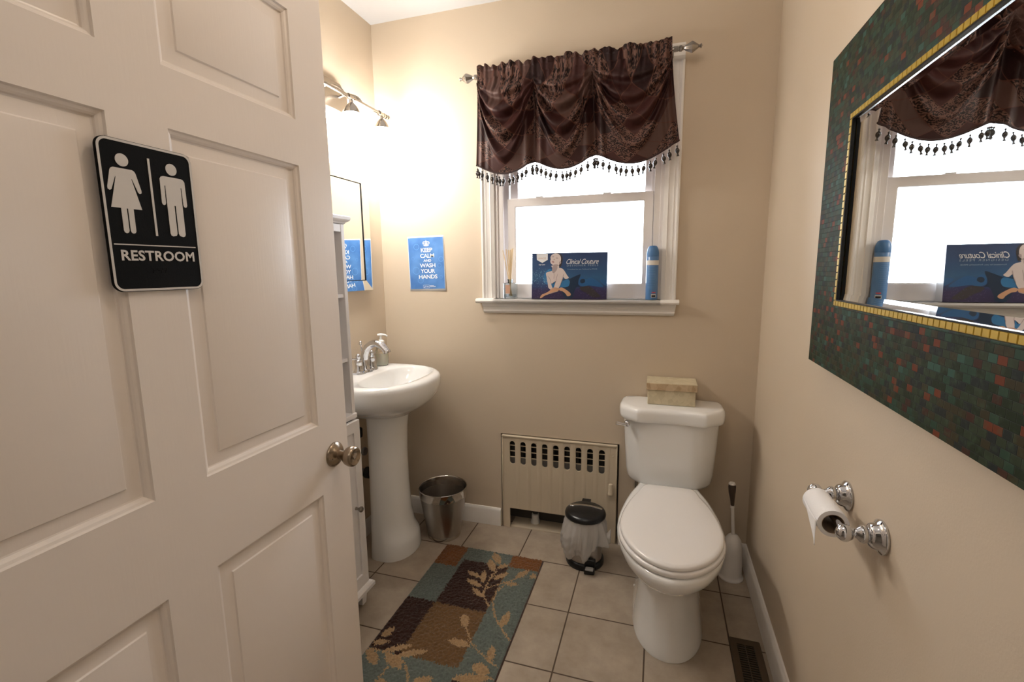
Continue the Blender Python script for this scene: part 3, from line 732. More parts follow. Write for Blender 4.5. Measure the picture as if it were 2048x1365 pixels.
# body, arms, head
bpoly([(560,575),(590,550),(690,520),(700,470),(680,420),(830,420),(835,460),(900,480),(940,520),(1000,620),(1030,665),(960,690),(900,640),(860,760),(700,790),(650,760),(600,700),(570,640)], 'b_skin', .0007, name='figure')
bpoly([(690,490),(720,430),(800,440),(790,500),(740,560),(700,560)], 'b_skin2', .0009, name='figure_shade')
bpoly([(665,250),(690,205),(740,178),(810,180),(860,210),(880,270),(872,340),(850,385),(820,425),(760,420),(700,400),(668,370),(658,330),(668,290)], 'b_skin', .0010, name='face')
bpoly([(715,405),(760,395),(815,400),(820,430),(760,440),(700,420)], 'b_skin2', .0012, name='figure_shade')
for e_ in ([(690,240),(725,228),(745,240),(718,250)], [(770,265),(800,256),(830,270),(800,280)], [(728,290),(748,285),(752,305),(735,308)]): bpoly(e_, 'b_skin2', .0013, name='eyes')
bpoly([(690,335),(715,325),(742,345),(730,362),(705,358)], 'b_lip', .0013, name='lips')
bpoly([(845,345),(870,335),(880,360),(855,395),(838,385)], 'b_skin2', .0012, name='figure_shade')
bpoly([(575,620),(640,680),(665,760),(690,860),(690,900),(640,900),(600,860),(590,780),(575,700)], 'b_skin', .0009, name='figure')
bpoly([(800,560),(880,560),(925,600),(900,680),(860,790),(830,850),(780,900),(720,880),(730,820),(760,740),(775,650)], 'b_skin', .0011, name='figure')
bpoly([(690,870),(760,860),(820,880),(800,935),(700,970),(560,1010),(500,1040),(450,1075),(415,1080),(430,1040),(470,1000),(540,975),(620,930)], 'b_warm', .0013, name='forearm')
bpoly([(820,880),(880,860),(960,900),(1040,960),(1065,1000),(1040,1030),(990,1035),(960,990),(900,940),(840,925)], 'b_warm', .0013, name='forearm')
bpoly([(680,790),(740,742),(755,745),(720,880),(690,870)], 'b_dressd', .0008, name='dress_shadow')
for ln in ([(655,770),(640,700),(600,640),(606,634),(648,692),(662,764)], [(930,600),(905,690),(865,780),(858,775),(896,684),(920,598)], [(760,745),(775,660),(800,590),(806,594),(784,664),(768,748)], [(720,520),(735,600),(725,680),(718,678),(726,600),(712,524)],
           [(690,890),(740,870),(800,872),(842,880),(838,888),(800,880),(742,878),(692,900)], [(560,1008),(640,972),(740,948),(800,932),(802,940),(742,958),(642,984),(562,1016)]):
    bpoly(ln, 'b_skin2', .0015, name='figure_shade')
bpoly([(665,775),(700,790),(745,742),(735,800),(715,870),(690,868),(672,830)], 'b_teal', .00125, name='dress_swirl_top')
# badge
bpoly([(378,176),(612,176),(606,300),(490,362),(380,300)], 'b_white', .0008, smooth=False, name='badge')
rnd = random.Random(3)
for i in range(150):
    x, y = rnd.uniform(260, 640), rnd.gauss(650, 110); s = rnd.uniform(3, 8)
    if y < 470 or y > 860: continue
    bpoly([(x-s, y), (x, y-s), (x+s, y), (x, y+s)], 'b_foam', .0006, smooth=False, name='spray')
for i in range(150):
    x, y = rnd.choice((rnd.uniform(250, 860), rnd.uniform(1200, 1770))), rnd.uniform(860, 1085); s = rnd.uniform(6, 22); a = rnd.uniform(0, pi)
    bpoly([(x-s*cos(a), y-s*sin(a)), (x+3*sin(a), y-3*cos(a)), (x+s*cos(a), y+s*sin(a)), (x-3*sin(a), y+3*cos(a))], 'b_purple', .0005, smooth=False, name='foliage')
for (nm, mn), mb in prints.items():
    mb.build(nm+'_print', M[mn], bxr, smooth=0, fix=False)
def btext(s, x0, x1, y0, y1, mn, **k):
    a0, b0 = bu(x0, (y0+y1)/2); a1, b1 = bu(x1, (y0+y1)/2); bt = bu(900, y0)[1]; bb = bu(900, y1)[1]
    text_mesh(s, lambda a, b, h: BP(a, b, h), a1-a0, bt-bb, (a0+a1)/2, (bt+bb)/2, M[mn], bxr, th=.0014, **k)
btext('IMAGE', 412, 572, 252, 288, 'b_warm', spacing=1.3)
btext('Age Later', 415, 550, 382, 415, 'b_white', bold=.01)
btext('Clinical Couture', 990, 1635, 292, 392, 'b_white', shear=.45, bold=.0, spacing=.92)
btext('DESIGNER PEELS', 998, 1625, 405, 440, 'b_grey', spacing=1.35)
btext('Formulated for you. Perfected by IMAGE.', 1010, 1610, 485, 512, 'b_grey')

# ------------------------------------------------------------------ poster
PX0, PX1, PZ0, PZ1 = -1.263, -1.055, 1.257, 1.538
po = thing('poster', 'blue paper poster reading KEEP CALM AND WASH YOUR HANDS on the back wall', 'poster', (-1.159, D, PZ0))
def poster_blue():
    m = bpy.data.materials.new('poster_blue'); t, n, l = nt(m); b = n['Principled BSDF']
    tc = n.new('ShaderNodeTexCoord'); nz = n.new('ShaderNodeTexNoise'); nz.inputs['Scale'].default_value = 12; l.new(tc.outputs['Object'], nz.inputs['Vector'])
    cr = n.new('ShaderNodeValToRGB'); l.new(nz.outputs['Fac'], cr.inputs[0]); e = cr.color_ramp.elements
    e[0].position = .35; e[0].color = (0.045, 0.155, 0.44, 1); e[1].position = .7; e[1].color = (0.10, 0.27, 0.62, 1)
    l.new(cr.outputs[0], b.inputs['Base Color']); b.inputs['Roughness'].default_value = .5; return m
def PPo(a, b, h):     # slight curl of the sheet at its lower right corner
    c = .006*max(0, a-.5)*max(0, .6-b)*2
    return (PX0+(PX1-PX0)*a+.006*(1-b)*1.0-.003, D-.0012-c-h, PZ0+(PZ1-PZ0)*b+.004*(a-.5))
def pgrid(a0, b0, a1, b1, h, n=10):
    mb = MB()
    for i in range(n+1):
        for j in range(n+1): mb.v.append(PPo(a0+(a1-a0)*i/n, b0+(b1-b0)*j/n, h))
    for i in range(n):
        for j in range(n): q = i*(n+1)+j; mb.f.append((q, q+1, q+n+2, q+n+1)); mb.m.append(0)
    return mb
pgrid(0, 0, 1, 1, 0).build('sheet', mat('poster_paper', (.80, .82, .84), .7), po, smooth=80, solid=.0004)
pgrid(.018, .036, .976, .975, .0005).build('blue_field', poster_blue(), po, smooth=80, fix=False)
bubm = mat('poster_bubble', (.13, .33, .70), .5)
for cx_, cy_, r_ in ((.24, .81, .075), (.20, .375, .095), (.31, .20, .080), (.90, .575, .065), (.85, .46, .05), (.42, .64, .05), (.13, .60, .04), (.75, .86, .03), (.88, .25, .04)):
    MB().plate([circ(cx_, cy_, r_, 28, r_*.74), circ(cx_, cy_, r_*.87, 28, r_*.74*.87)], lambda a, b, h: PPo(a, b, .0008), 0).build('bubble_print', bubm, po, smooth=0, fix=False)
pw = mat('poster_white', (.86, .88, .90), .5)
for s, w, h_, cy_, cx_ in (('KEEP', .315, .074, .748, .52), ('CALM', .385, .074, .644, .525), ('AND', .215, .046, .557, .525), ('WASH', .43, .074, .468, .525), ('YOUR', .40, .074, .366, .525), ('HANDS', .515, .074, .262, .525)):
    text_mesh(s, PPo, w, h_, cx_, cy_, pw, po, th=.0010, bold=.018, spacing=.92)
cm = MB(); ccx, ccz = .515, .868
def cp(a, b): return (ccx+a, ccz+b)
Pc = lambda a, b, h: PPo(a, b, .0010)
cm.plate([[cp(-.065, -.045), cp(0, -.052), cp(.065, -.045), cp(.075, -.025), cp(0, -.032), cp(-.075, -.025)]], Pc, 0)
for a in (-.075, -.025, .025, .075):
    cm.plate([circ(*cp(a*.95, .004+.012*(1-abs(a)/.075)), .013, 12, .010)], Pc, 0)
arch = [(-.078, -.022), (-.100, .005), (-.085, .028), (-.045, .040), (0, .030), (.045, .040), (.085, .028), (.100, .005), (.078, -.022), (.066, -.020), (.082, .004), (.070, .020), (.042, .028), (0, .018), (-.042, .028), (-.070, .020), (-.082, .004), (-.066, -.020)]
cm.plate([[cp(*q) for q in arch]], Pc, 0)
cm.plate([[cp(-.05, -.024), cp(.05, -.024), cp(.034, .006), cp(.012, -.010), cp(0, .016), cp(-.012, -.010), cp(-.034, .006)]], Pc, 0)
cm.plate([[cp(-.006, .026), cp(.006, .026), cp(.006, .036), cp(.018, .036), cp(.018, .044), cp(.006, .044), cp(.006, .056), cp(-.006, .056), cp(-.006, .044), cp(-.018, .044), cp(-.018, .036), cp(-.006, .036)]], Pc, 0)
cm.build('crown_print', pw, po, smooth=0, fix=False)
lg = MB(); lg.plate([rrect(.375, .052, .545, .108, .008, 3), rrect(.380, .056, .540, .104, .006, 3)], Pc, 0)
lg.plate([[(.40, .062), (.42, .060), (.445, .098), (.425, .085), (.41, .080)]], Pc, 0)
for b in (.096, .084, .072): lg.plate([[(.56, b-.003), (.72-(b > .09)*.05, b-.003), (.72-(b > .09)*.05, b+.003), (.56, b+.003)]], Pc, 0)
lg.build('logo_print', pw, po, smooth=0, fix=False)
text_mesh('CDC', PPo, .075, .020, .492, .079, pw, po, th=.0010, bold=.03)

# ------------------------------------------------------------------ vanity light
vl = thing('vanity_light', 'brushed nickel bar light with three glowing glass shades above the pedestal sink mirror', 'wall light', (L, 1.862, 2.12))
bz, bxx = 2.096, -1.285
MB().tube([(bxx, 1.545, bz), (bxx, 2.125, bz)], .0075, 16).build('bar', M['nickel'], vl)
for y, s in ((1.545, -1), (2.125, 1)):
    k = MB().lathe([(0, -.012), (.0105, -.012), (.0105, -.006), (.008, -.004), (.008, .002), (.011, .004), (.012, .010), (.009, .016), (.0, .018)], (0, 0, 0), n=16)
    k.v = [(bxx+v[0], y+s*v[2], bz+v[1]) for v in k.v]; k.build('end_cap', M['nickel'], vl)
mb = MB().plate([[(1.785, 2.075), (1.94, 2.075), (1.985, 2.12), (1.985, 2.15), (1.94, 2.195), (1.785, 2.195), (1.74, 2.15), (1.74, 2.12)]], xplane(L+.018, 1), .018)
mb.build('wall_plate', M['nickel'], vl, bevel=.004)
for y in (1.80, 1.925):
    MB().tube(crom([(L+.015, y, 2.135), (L+.06, y, 2.142), (L+.11, y, 2.125), (bxx, y, bz)], 5, False), .0055, 10).build('arm', M['nickel'], vl)
lamps_y = (1.605, 1.845, 2.078)
for y in lamps_y:
    k = MB().lathe([(.0, -.022), (.0115, -.022), (.0115, -.014), (.0095, -.012), (.0095, .012), (.0115, .014), (.0115, .022), (0, .022)], (0, 0, 0), n=18)
    k.v = [(bxx+v[0], y+v[2], bz+v[1]) for v in k.v]
    k.tube([(bxx, y, bz-.006), (bxx, y, bz-.028)], .007, 14)
    k.build('collar', M['nickel'], vl)
    MB().lathe([(0, 0), (.010, 0), (.016, -.006), (.024, -.016), (.031, -.030), (.034, -.042), (.0335, -.042), (.030, -.031), (.022, -.018), (0, -.012)], (bxx, y, bz-.022), n=28).build('shade_holder', M['nickel'], vl)
    pts = [(.0, -.036), (.029, -.036), (.031, -.045), (.036, -.070), (.044, -.100), (.052, -.125), (.055, -.135), (0, -.137)]
    lab(MB().lathe(pts, (bxx, y, bz-.022), n=28).build('glass_shade', M['shade'], vl), 'glowing white glass shade')

# ------------------------------------------------------------------ bevelled wall mirror over the sink
mr = thing('wall_mirror', 'wall mirror with mirrored border reflecting the blue poster, above the pedestal sink', 'mirror', (L, 1.85, 1.268))
my0, my1, mz0, mz1, mw = 1.598, 2.104, 1.268, 1.833, .048
xo, xi = L+.0215, L+.0165
def mpt(o, x): return [(x, my0+o, mz0+o), (x, my1-o, mz0+o), (x, my1-o, mz1-o), (x, my0+o, mz1-o)]
O, I = mpt(0, xo), mpt(mw, xi)
for k in range(4):
    j = (k+1) % 4
    MB().add([O[k], O[j], I[j], I[k], (L+.001, *O[k][1:]), (L+.001, *O[j][1:])], [(0, 1, 2, 3), (0, 4, 5, 1)]).build('border_strip', M['mirror'], mr, smooth=0)
xm = L+.012
I2 = mpt(mw, xm); I3 = mpt(mw+.0035, xm+.0006); I4 = mpt(mw, xi+.001)
mb = MB(); mb.loft([I, I2], False, False); mb.loft([I2, I3], False, False); mb.build('dark_groove', M['blackmatte'], mr, smooth=0, fix=False)
MB().add(I2, [(0, 1, 2, 3)]).build('glass', M['mirror'], mr, smooth=0)
MB().box((L+.0005, my0+.004, mz0+.004), (L+.008, my1-.004, mz1-.004)).build('backing', M['blackmatte'], mr, smooth=0)

# ------------------------------------------------------------------ tall storage cabinet
cb = thing('storage_cabinet', 'tall narrow white storage cabinet with open shelves between door and pedestal sink', 'cabinet', (L+.15, 1.32, 0))
CXF, CY0, CY1 = -1.122, 1.120, 1.520
def cbx(name, a, b, bev=.0015, **k): return MB().box(a, b).build(name, M['cabinet'], cb, bevel=bev, **k)
cbx('side_panel', (L+.016, CY1-.018, .075), (CXF, CY1, 1.534)); cbx('side_panel', (L+.016, CY0, .075), (CXF, CY0+.018, 1.534))
cbx('back_panel', (L+.016, CY0+.018, .08), (L+.022, CY1-.018, 1.533), 0)
cor = [(0, 1.536), (.004, 1.536), (.006, 1.545), (.014, 1.549), (.020, 1.556), (.024, 1.560), (.024, 1.572), (.020, 1.576), (0, 1.576)]
mb = MB(); secs = []
for o, z in ((.0, 1.534), (.003, 1.535), (.005, 1.540), (.011, 1.543), (.016, 1.547), (.018, 1.550), (.018, 1.560), (.015, 1.563)):
    secs.append([(L+.014, CY0-o, z), (CXF+o, CY0-o, z), (CXF+o, CY1+o, z), (L+.014, CY1+o, z)])
mb.loft(secs); mb.build('top', M['cabinet'], cb, smooth=25)
for z in (1.278, 1.034): cbx('shelf', (L+.022, CY0+.018, z-.014), (CXF-.006, CY1-.018, z))
cbx('top_rail', (CXF-.018, CY0+.018, 1.505), (CXF-.001, CY1-.018, 1.533))
mb = MB(); mb.box((L+.016, CY0-.001, .795), (CXF+.008, CY1+.001, .815)); mb.build('counter_shelf', M['cabinet'], cb, bevel=.003)
# framed door below
mb = MB(); mb.plate([[(CY0+.003, .100), (CY1-.003, .100), (CY1-.003, .790), (CY0+.003, .790)], [(CY0+.052, .150), (CY1-.040, .150), (CY1-.040, .745), (CY0+.052, .745)]], xplane(CXF+.018, 1), .017)
cd = mb.build('cabinet_door', M['cabinet'], cb, bevel=.0015)
MB().box((CXF+.004, CY0+.05, .148), (CXF+.010, CY1-.038, .747)).build('door_panel', M['cabinet'], cd, smooth=0)
k = MB().lathe([(0, 0), (.0065, 0), (.0055, .004), (.005, .012), (.0085, .017), (.0115, .021), (.0115, .026), (.008, .030), (0, .031)], (CXF+.018, CY1-.058, .444), axis='x', n=20)
lab(k.build('knob', M['nickel'], cd), 'small round nickel knob')
for z in (1.42, 1.36, 1.20, 1.11, .95, .885):
    for x in (L+.06, CXF-.045): MB().lathe([(0, 0), (.003, 0), (.003, .0006), (0, .0006)], (x, CY1-.018, z), n=8, M3=Matrix(((1,0,0),(0,0,-1),(0,1,0)))).build('peg_hole', M['blackmatte'], cb)
mb = MB(); secs = []
for o, z in ((.0, .100), (.010, .096), (.016, .088), (.016, .074), (.012, .070)):
    secs.append([(L+.016, CY0-o*.4, z), (CXF+.018+o, CY0-o*.4, z), (CXF+.018+o, CY1+o, z), (L+.016, CY1+o, z)])
mb.loft(secs); mb.build('base_moulding', M['cabinet'], cb, smooth=30)
for y in (CY0+.018, CY1-.018):
    for x in (L+.045, CXF-.012):
        MB().loft([[(x-a, y-a, z), (x+a, y-a, z), (x+a, y+a, z), (x-a, y+a, z)] for a, z in ((.013, 0), (.018, .072))]).build('foot', M['cabinet'], cb, bevel=.002)

# ------------------------------------------------------------------ pedestal sink
sk = thing('pedestal_sink', 'white porcelain pedestal sink with wide oval basin against the left wall', 'sink', (L, 1.89, 0))
def dout(xb, xf, yc, hw, z, n=2.3, m=36, rb=.03):
    """D-shaped outline, flat towards the wall, rounded to the room"""
    pts = []
    xs = xb+(xf-xb)*.38
    for i in range(m+1):
        t = -pi/2+pi*i/m; c, s = cos(t), sin(t)
        pts.append((xs+(xf-xs)*abs(c)**(2/n), yc+hw*(1 if s > 0 else -1)*abs(s)**(2/n), z))
    pts.append((xb+(xs-xb)*.5, yc+hw*.995, z)); pts.append((xb+rb*.3, yc+hw-rb*.6, z)); pts.append((xb, yc+hw-rb, z))
    for q in (.5, 0, -.5): pts.append((xb, yc+q*hw, z))
    pts.append((xb, yc-hw+rb, z)); pts.append((xb+rb*.3, yc-hw+rb*.6, z)); pts.append((xb+(xs-xb)*.5, yc-hw*.995, z))
    return pts
yc = 1.885; mb = MB(); xw = L+.002
S = []
S.append(dout(xw, -1.10, yc, .12, .700)); S.append(dout(xw, -1.09, yc, .13, .712)); S.append(dout(xw, -1.055, yc, .175, .728)); S.append(dout(xw, -1.02, yc, .22, .750))
S.append(dout(xw, -.995, yc, .252, .775)); S.append(dout(xw, -.982, yc, .272, .800)); S.append(dout(xw, -.975, yc, .281, .820)); S.append(dout(xw, -.972, yc, .285, .850))
S.append(dout(xw, -.974, yc, .284, .864)); S.append(dout(xw, -.981, yc, .278, .873)); S.append(dout(xw, -.992, yc, .268, .8785)); S.append(dout(xw, -1.003, yc, .258, .880))
mb.loft(S, cap1=False)
# inner bowl: oval set to the front of the rim
def oval(xc, rx, ry, z, ref):
    out = []
    for p in ref:
        a = math.atan2((p[1]-yc)/.26, (p[0]-(-1.19))/.19)
        c, s = cos(a), sin(a); n_ = 2.4
        out.append((xc+rx*(1 if c > 0 else -1)*abs(c)**(2/n_), yc+ry*(1 if s > 0 else -1)*abs(s)**(2/n_), z))
    return out
ref = S[-1]
I_ = [ref, oval(-1.150, .128, .233, .880, ref), oval(-1.152, .122, .226, .874, ref), oval(-1.155, .115, .214, .855, ref), oval(-1.160, .104, .190, .815, ref), oval(-1.168, .085, .150, .780, ref), oval(-1.175, .055, .09, .762, ref), oval(-1.18, .022, .022, .756, ref)]
mb.loft(I_, cap0=False, cap1=True)
mb.build('basin', M['porcelain'], sk, smooth=60)
MB().lathe([(0, 0), (.019, 0), (.021, .002), (0, .004)], (-1.18, yc, .7565), n=20).build('drain', M['chrome'], sk)
ped = []
yp = 1.905
for z, xf, hw, xb in ((0, -1.100, .136, -1.272), (.012, -1.098, .137, -1.272), (.06, -1.102, .134, -1.272), (.085, -1.106, .130, -1.272), (.10, -1.116, .122, -1.272), (.13, -1.128, .110, -1.272), (.20, -1.138, .101, -1.272), (.34, -1.145, .096, -1.272), (.50, -1.146, .096, -1.272), (.62, -1.140, .102, -1.274), (.70, -1.130, .113, -1.276), (.745, -1.115, .125, -1.28)):
    q = dout(xb, xf, yp, hw, z, n=2.1, rb=.012); hb = .134-.022*min(1, z/.7)
    ped.append([(x_, yp+(y_-yp)*(1+(max(hb, hw)/hw-1)*min(1, 1.15*(xf-x_)/(xf-xb))), z_) for x_, y_, z_ in q])
MB().loft(ped).build('pedestal', M['porcelain'], sk, smooth=60)

# faucet
fc = thing('faucet', 'chrome centerset faucet with arched spout and two lever handles on the sink', 'faucet', (-1.355, 1.93, .880))
fx, fy, fz = -1.350, 1.930, .880
base = [(fx+a, fy+b) for a, b in crom([(.022, -.075), (.030, -.045), (.024, -.028), (.036, 0), (.024, .028), (.030, .045), (.022, .075), (0, .088), (-.022, .075), (-.024, 0), (-.022, -.075), (0, -.088)], 4)]
mb = MB(); mb.loft([[(a, b, fz+.0005) for a, b in base], [(a, b, fz+.009) for a, b in base], [((a-fx)*.86+fx, (b-fy)*.95+fy, fz+.014) for a, b in base]]); mb.build('base_plate', M['chrome'], fc, smooth=40)
mb = MB(); mb.lathe([(.024, .010), (.021, .02), (.0165, .032), (.0155, .05)], (fx, fy, fz), n=24, cap=False)
path = crom([(fx-.002, fy, fz+.03), (fx-.003, fy, fz+.070), (fx+.012, fy, fz+.112), (fx+.048, fy, fz+.138), (fx+.088, fy, fz+.135), (fx+.118, fy, fz+.110), (fx+.125, fy, fz+.096)], 6, False)
rr_ = [.0190-.0030*i/len(path)+(.002 if i > len(path)*.85 else 0) for i in range(len(path))]
mb.tube(path, rr_, 20); mb.build('spout', M['chrome'], fc, smooth=60)
MB().tube([(fx-.012, fy, fz+.07), (fx-.020, fy, fz+.130)], .0035, 8).lathe([(0, 0), (.006, .001), (.009, .007), (.006, .013), (.007, .017), (.004, .021), (0, .022)], (fx-.021, fy, fz+.128), n=16).build('lift_rod', M['chrome'], fc)
for s in (-1, 1):
    y = fy+s*.055
    mb = MB(); mb.lathe([(0, .010), (.024, .010), (.022, .018), (.0175, .030), (.0165, .052), (.019, .060), (.0145, .067), (.009, .071), (.0095, .076), (.0125, .083), (.009, .092), (.003, .096), (0, .097)], (fx, y, fz), n=24)
    mb.tube([(fx, y, fz+.070), (fx-.004, y+s*.022, fz+.074), (fx-.006, y+s*.045, fz+.078)], [.0055, .004, .0055], 10)
    mb.build('handle', M['chrome'], fc, smooth=50)
# soap dispenser
sd = thing('soap_dispenser', 'clear pump bottle of pale liquid soap on the back corner of the sink', 'soap dispenser', (-1.356, 2.082, .8805))
ox, oy, oz = -1.356, 2.082, .8805
body = [(.0, 0), (.027, 0), (.030, .003), (.0335, .022), (.0345, .045), (.0325, .068), (.026, .090), (.0185, .104), (.0150, .109), (.0150, .113), (0, .113)]
MB().lathe(body, (ox, oy, oz), n=32).build('bottle', M['softplastic'], sd, smooth=60)
MB().lathe([(0, .002), (.0255, .002), (.0295, .006), (.0325, .023), (.0335, .045), (.0318, .066), (0, .0665)], (ox, oy, oz), n=32).build('liquid', M['soap'], sd, smooth=60)
mb = MB(); mb.lathe([(0, .110), (.0175, .110), (.0175, .126), (.012, .131), (.0065, .134), (.0055, .152), (.0095, .155), (.0095, .160), (0, .161)], (ox, oy, oz), n=24)
mb.tube([(ox-.014, oy-.008, oz+.158), (ox, oy, oz+.160), (ox+.020, oy+.010, oz+.157), (ox+.030, oy+.014, oz+.151)], [.005, .0065, .0055, .004], 12)
mb.build('pump', M['pumpw'], sd)
# water supply and drain under the basin
ws = thing('supply_valve', 'chrome shutoff valve with dark hose on the left wall beneath the sink', 'valve', (L, 1.862, .50))
mb = MB(); mb.tube([(L, 1.862, .50), (L+.075, 1.862, .50)], .008).lathe([(0, 0), (.026, 0), (.022, .006), (0, .008)], (L, 1.862, .50), axis='x')
mb.tube([(L+.055, 1.862, .49), (L+.055, 1.862, .545)], .009); mb.build('valve_body', M['chrome'], ws)
MB().lathe([(0, 0), (.019, 0), (.021, .005), (.019, .012), (0, .014)], (L+.078, 1.862, .50), axis='x', n=12).build('valve_handle', M['greyplastic'], ws)
MB().tube(crom([(L+.055, 1.862, .545), (L+.055, 1.862, .60), (L+.03, 1.84, .64), (L+.03, 1.80, .68), (L+.06, 1.83, .73), (L+.08, 1.88, .76)], 5, False), .006, 10).build('hose', M['rubber'], ws)
MB().lathe([(0, -.02), (.018, -.02), (.020, -.01), (.020, .02), (.016, .026), (0, .026)], (L+.055, 1.862, .59), n=20).build('hose_nut', M['rubber'], ws)
dt = thing('drain_trap', 'grey plastic drain pipe with black ring nut behind the sink pedestal', 'drain pipe', (L, 1.875, .382))
MB().tube([(L, 1.872, .382), (L+.14, 1.895, .382), (L+.18, 1.905, .382)], .019, 20).build('pipe', M['greyplastic'], dt)
MB().lathe([(0, 0), (.027, 0), (.028, .004), (.028, .022), (.025, .026), (0, .026)], (L+.070, 1.884, .382), axis='x', n=16).build('ring_nut', M['rubber'], dt)

# ------------------------------------------------------------------ stainless wastebasket
wb_ = thing('wastebasket', 'round open stainless steel wastebasket between the sink pedestal and radiator', 'trash can', (-1.030, 2.073, 0))
wc = (-1.030, 2.073, 0)
mb = MB(); mb.lathe([(0, .002), (.079, .002), (.083, .006), (.087, .030), (.1185, .222)], wc, n=64, cap=False); mb.lathe([(.116, .222), (.085, .032), (.080, .010), (0, .010)], wc, n=64, cap=False)
mb.build('body', M['steel'], wb_, smooth=50)
mb = MB(); mb.lathe([(.1185, .222), (.1200, .2225), (.1225, .260), (.1245, .2625), (.1245, .2655), (.1225, .267), (.1200, .2655), (.1190, .262), (.1165, .224), (.116, .222)], wc, n=64, cap=False)
lab(mb.build('rim_band', M['steelband'], wb_, smooth=50), 'polished band around the rim')
MB().lathe([(.0812, .0), (.0836, .003), (.0862, .022), (.0860, .022), (.08, .0)], wc, n=64, cap=False).build('foot_band', M['steelband'], wb_)

# ------------------------------------------------------------------ pedal bin
pb = thing('pedal_bin', 'small round steel pedal bin with black lid and overhanging white bag by the toilet', 'trash can', (-.294, 2.055, 0))
pc = (-.294, 2.052, 0)
MB().lathe([(0, .012), (.078, .012), (.078, .232), (0, .232)], pc, n=48).build('body', M['steel'], pb)
MB().lathe([(0, 0), (.086, 0), (.088, .004), (.088, .024), (.083, .030), (.078, .031), (0, .031)], pc, n=48).build('base_ring', M['black'], pb)
mb = MB(); mb.lathe([(0, .228), (.088, .228), (.0935, .232), (.0945, .240), (.091, .250), (.080, .257), (.05, .262), (0, .264)], pc, n=48)
mb.box((pc[0]-.028, pc[1]+.075, .226), (pc[0]+.012, pc[1]+.103, .258)); lid = mb.build('lid', M['black'], pb, smooth=50)
mb = MB()
secs = []
for i in range(13):
    x = -.075+.15*i/12; yy = .022
    rr0 = math.hypot(x, yy); zz = .2645-.012*(rr0/.09)**2.6
    secs.append([(pc[0]+x, pc[1]+yy-.0065, zz+.0005), (pc[0]+x, pc[1]+yy-.005, zz+.0035), (pc[0]+x, pc[1]+yy+.005, zz+.0035), (pc[0]+x, pc[1]+yy+.0065, zz+.0005)])
mb.loft(secs); mb.build('lid_strip', M['steelband'], lid)
mb = MB()
pth = [(pc[0]+.012, pc[1]-.082), (pc[0]+.012, pc[1]-.110), (pc[0]+.058, pc[1]-.104), (pc[0]+.058, pc[1]-.078)]
mb.loft([[(a, b, z) for a, b in pth] for z in (.001, .028)]); mb.box((pc[0]+.010, pc[1]-.088, .024), (pc[0]+.060, pc[1]-.068, .062))
mb.build('pedal_housing', M['black'], pb, bevel=.004)
MB().box((pc[0]+.018, pc[1]-.118, .026), (pc[0]+.054, pc[1]-.092, .034)).build('pedal', M['greyplastic'], pb, bevel=.004, bseg=3)
# bag hanging over the rim, longer at the front left
mb = MB(); NA, NZ = 140, 34; rg = random.Random(5)
for i in range(NA):
    th = 2*pi*i/NA
    # th measured from +x; front is -pi/2
    d1 = math.atan2(sin(th-radians(222)), cos(th-radians(222)))
    d2 = math.atan2(sin(th-radians(285)), cos(th-radians(285)))
    d3 = math.atan2(sin(th-radians(335)), cos(th-radians(335)))
    low = .150-.108*math.exp(-(d1/1.0)**2)-.075*math.exp(-(d2/.30)**2)-.040*math.exp(-(d3/.35)**2)+.008*sin(9*th)
    for j in range(NZ+1):
        f = j/NZ; z = .233+(low-.233)*f
        r = .0865+.026*sin(pi*f*.85)*(.35+.65*math.exp(-(d1/1.0)**2))
        r += (.0040*sin(th*13+2*f)+.0028*sin(th*23+5*f)+.002*sin(th*37))*(.3+f)
        r += .034*math.exp(-(d3/.30)**2)*f**1.3
        r += .003*sin(30*f+th*5)*math.exp(-(d1/.8)**2)*f
        if f > .93: r -= .006*(f-.93)/.07
        mb.v.append((pc[0]+r*cos(th), pc[1]+r*sin(th), z))
for i in range(NA):
    for j in range(NZ):
        a = i*(NZ+1)+j; b = ((i+1) % NA)*(NZ+1)+j; mb.f.append((a, b, b+1, a+1)); mb.m.append(0)
lab(mb.build('bag', M['bag'], pb, smooth=80, fix=False), 'translucent white plastic bag liner')
# ruffled knot at the right
mb = MB(); kx, ky, kz = pc[0]+.098, pc[1]-.035, .150
for i in range(24):
    th = 2*pi*i/24
    for j in range(9):
        f = j/8; r = .004+.020*f+.004*sin(5*th)*f
        mb.v.append((kx+.030*f-.008, ky+r*cos(th)-.004*f, kz+.014*f+r*1.3*sin(th)))
for i in range(24):
    for j in range(8):
        a = i*9+j; b = ((i+1) % 24)*9+j; mb.f.append((a, b, b+1, a+1)); mb.m.append(0)
mb.build('bag_knot', M['bag'], pb, smooth=80, fix=False)

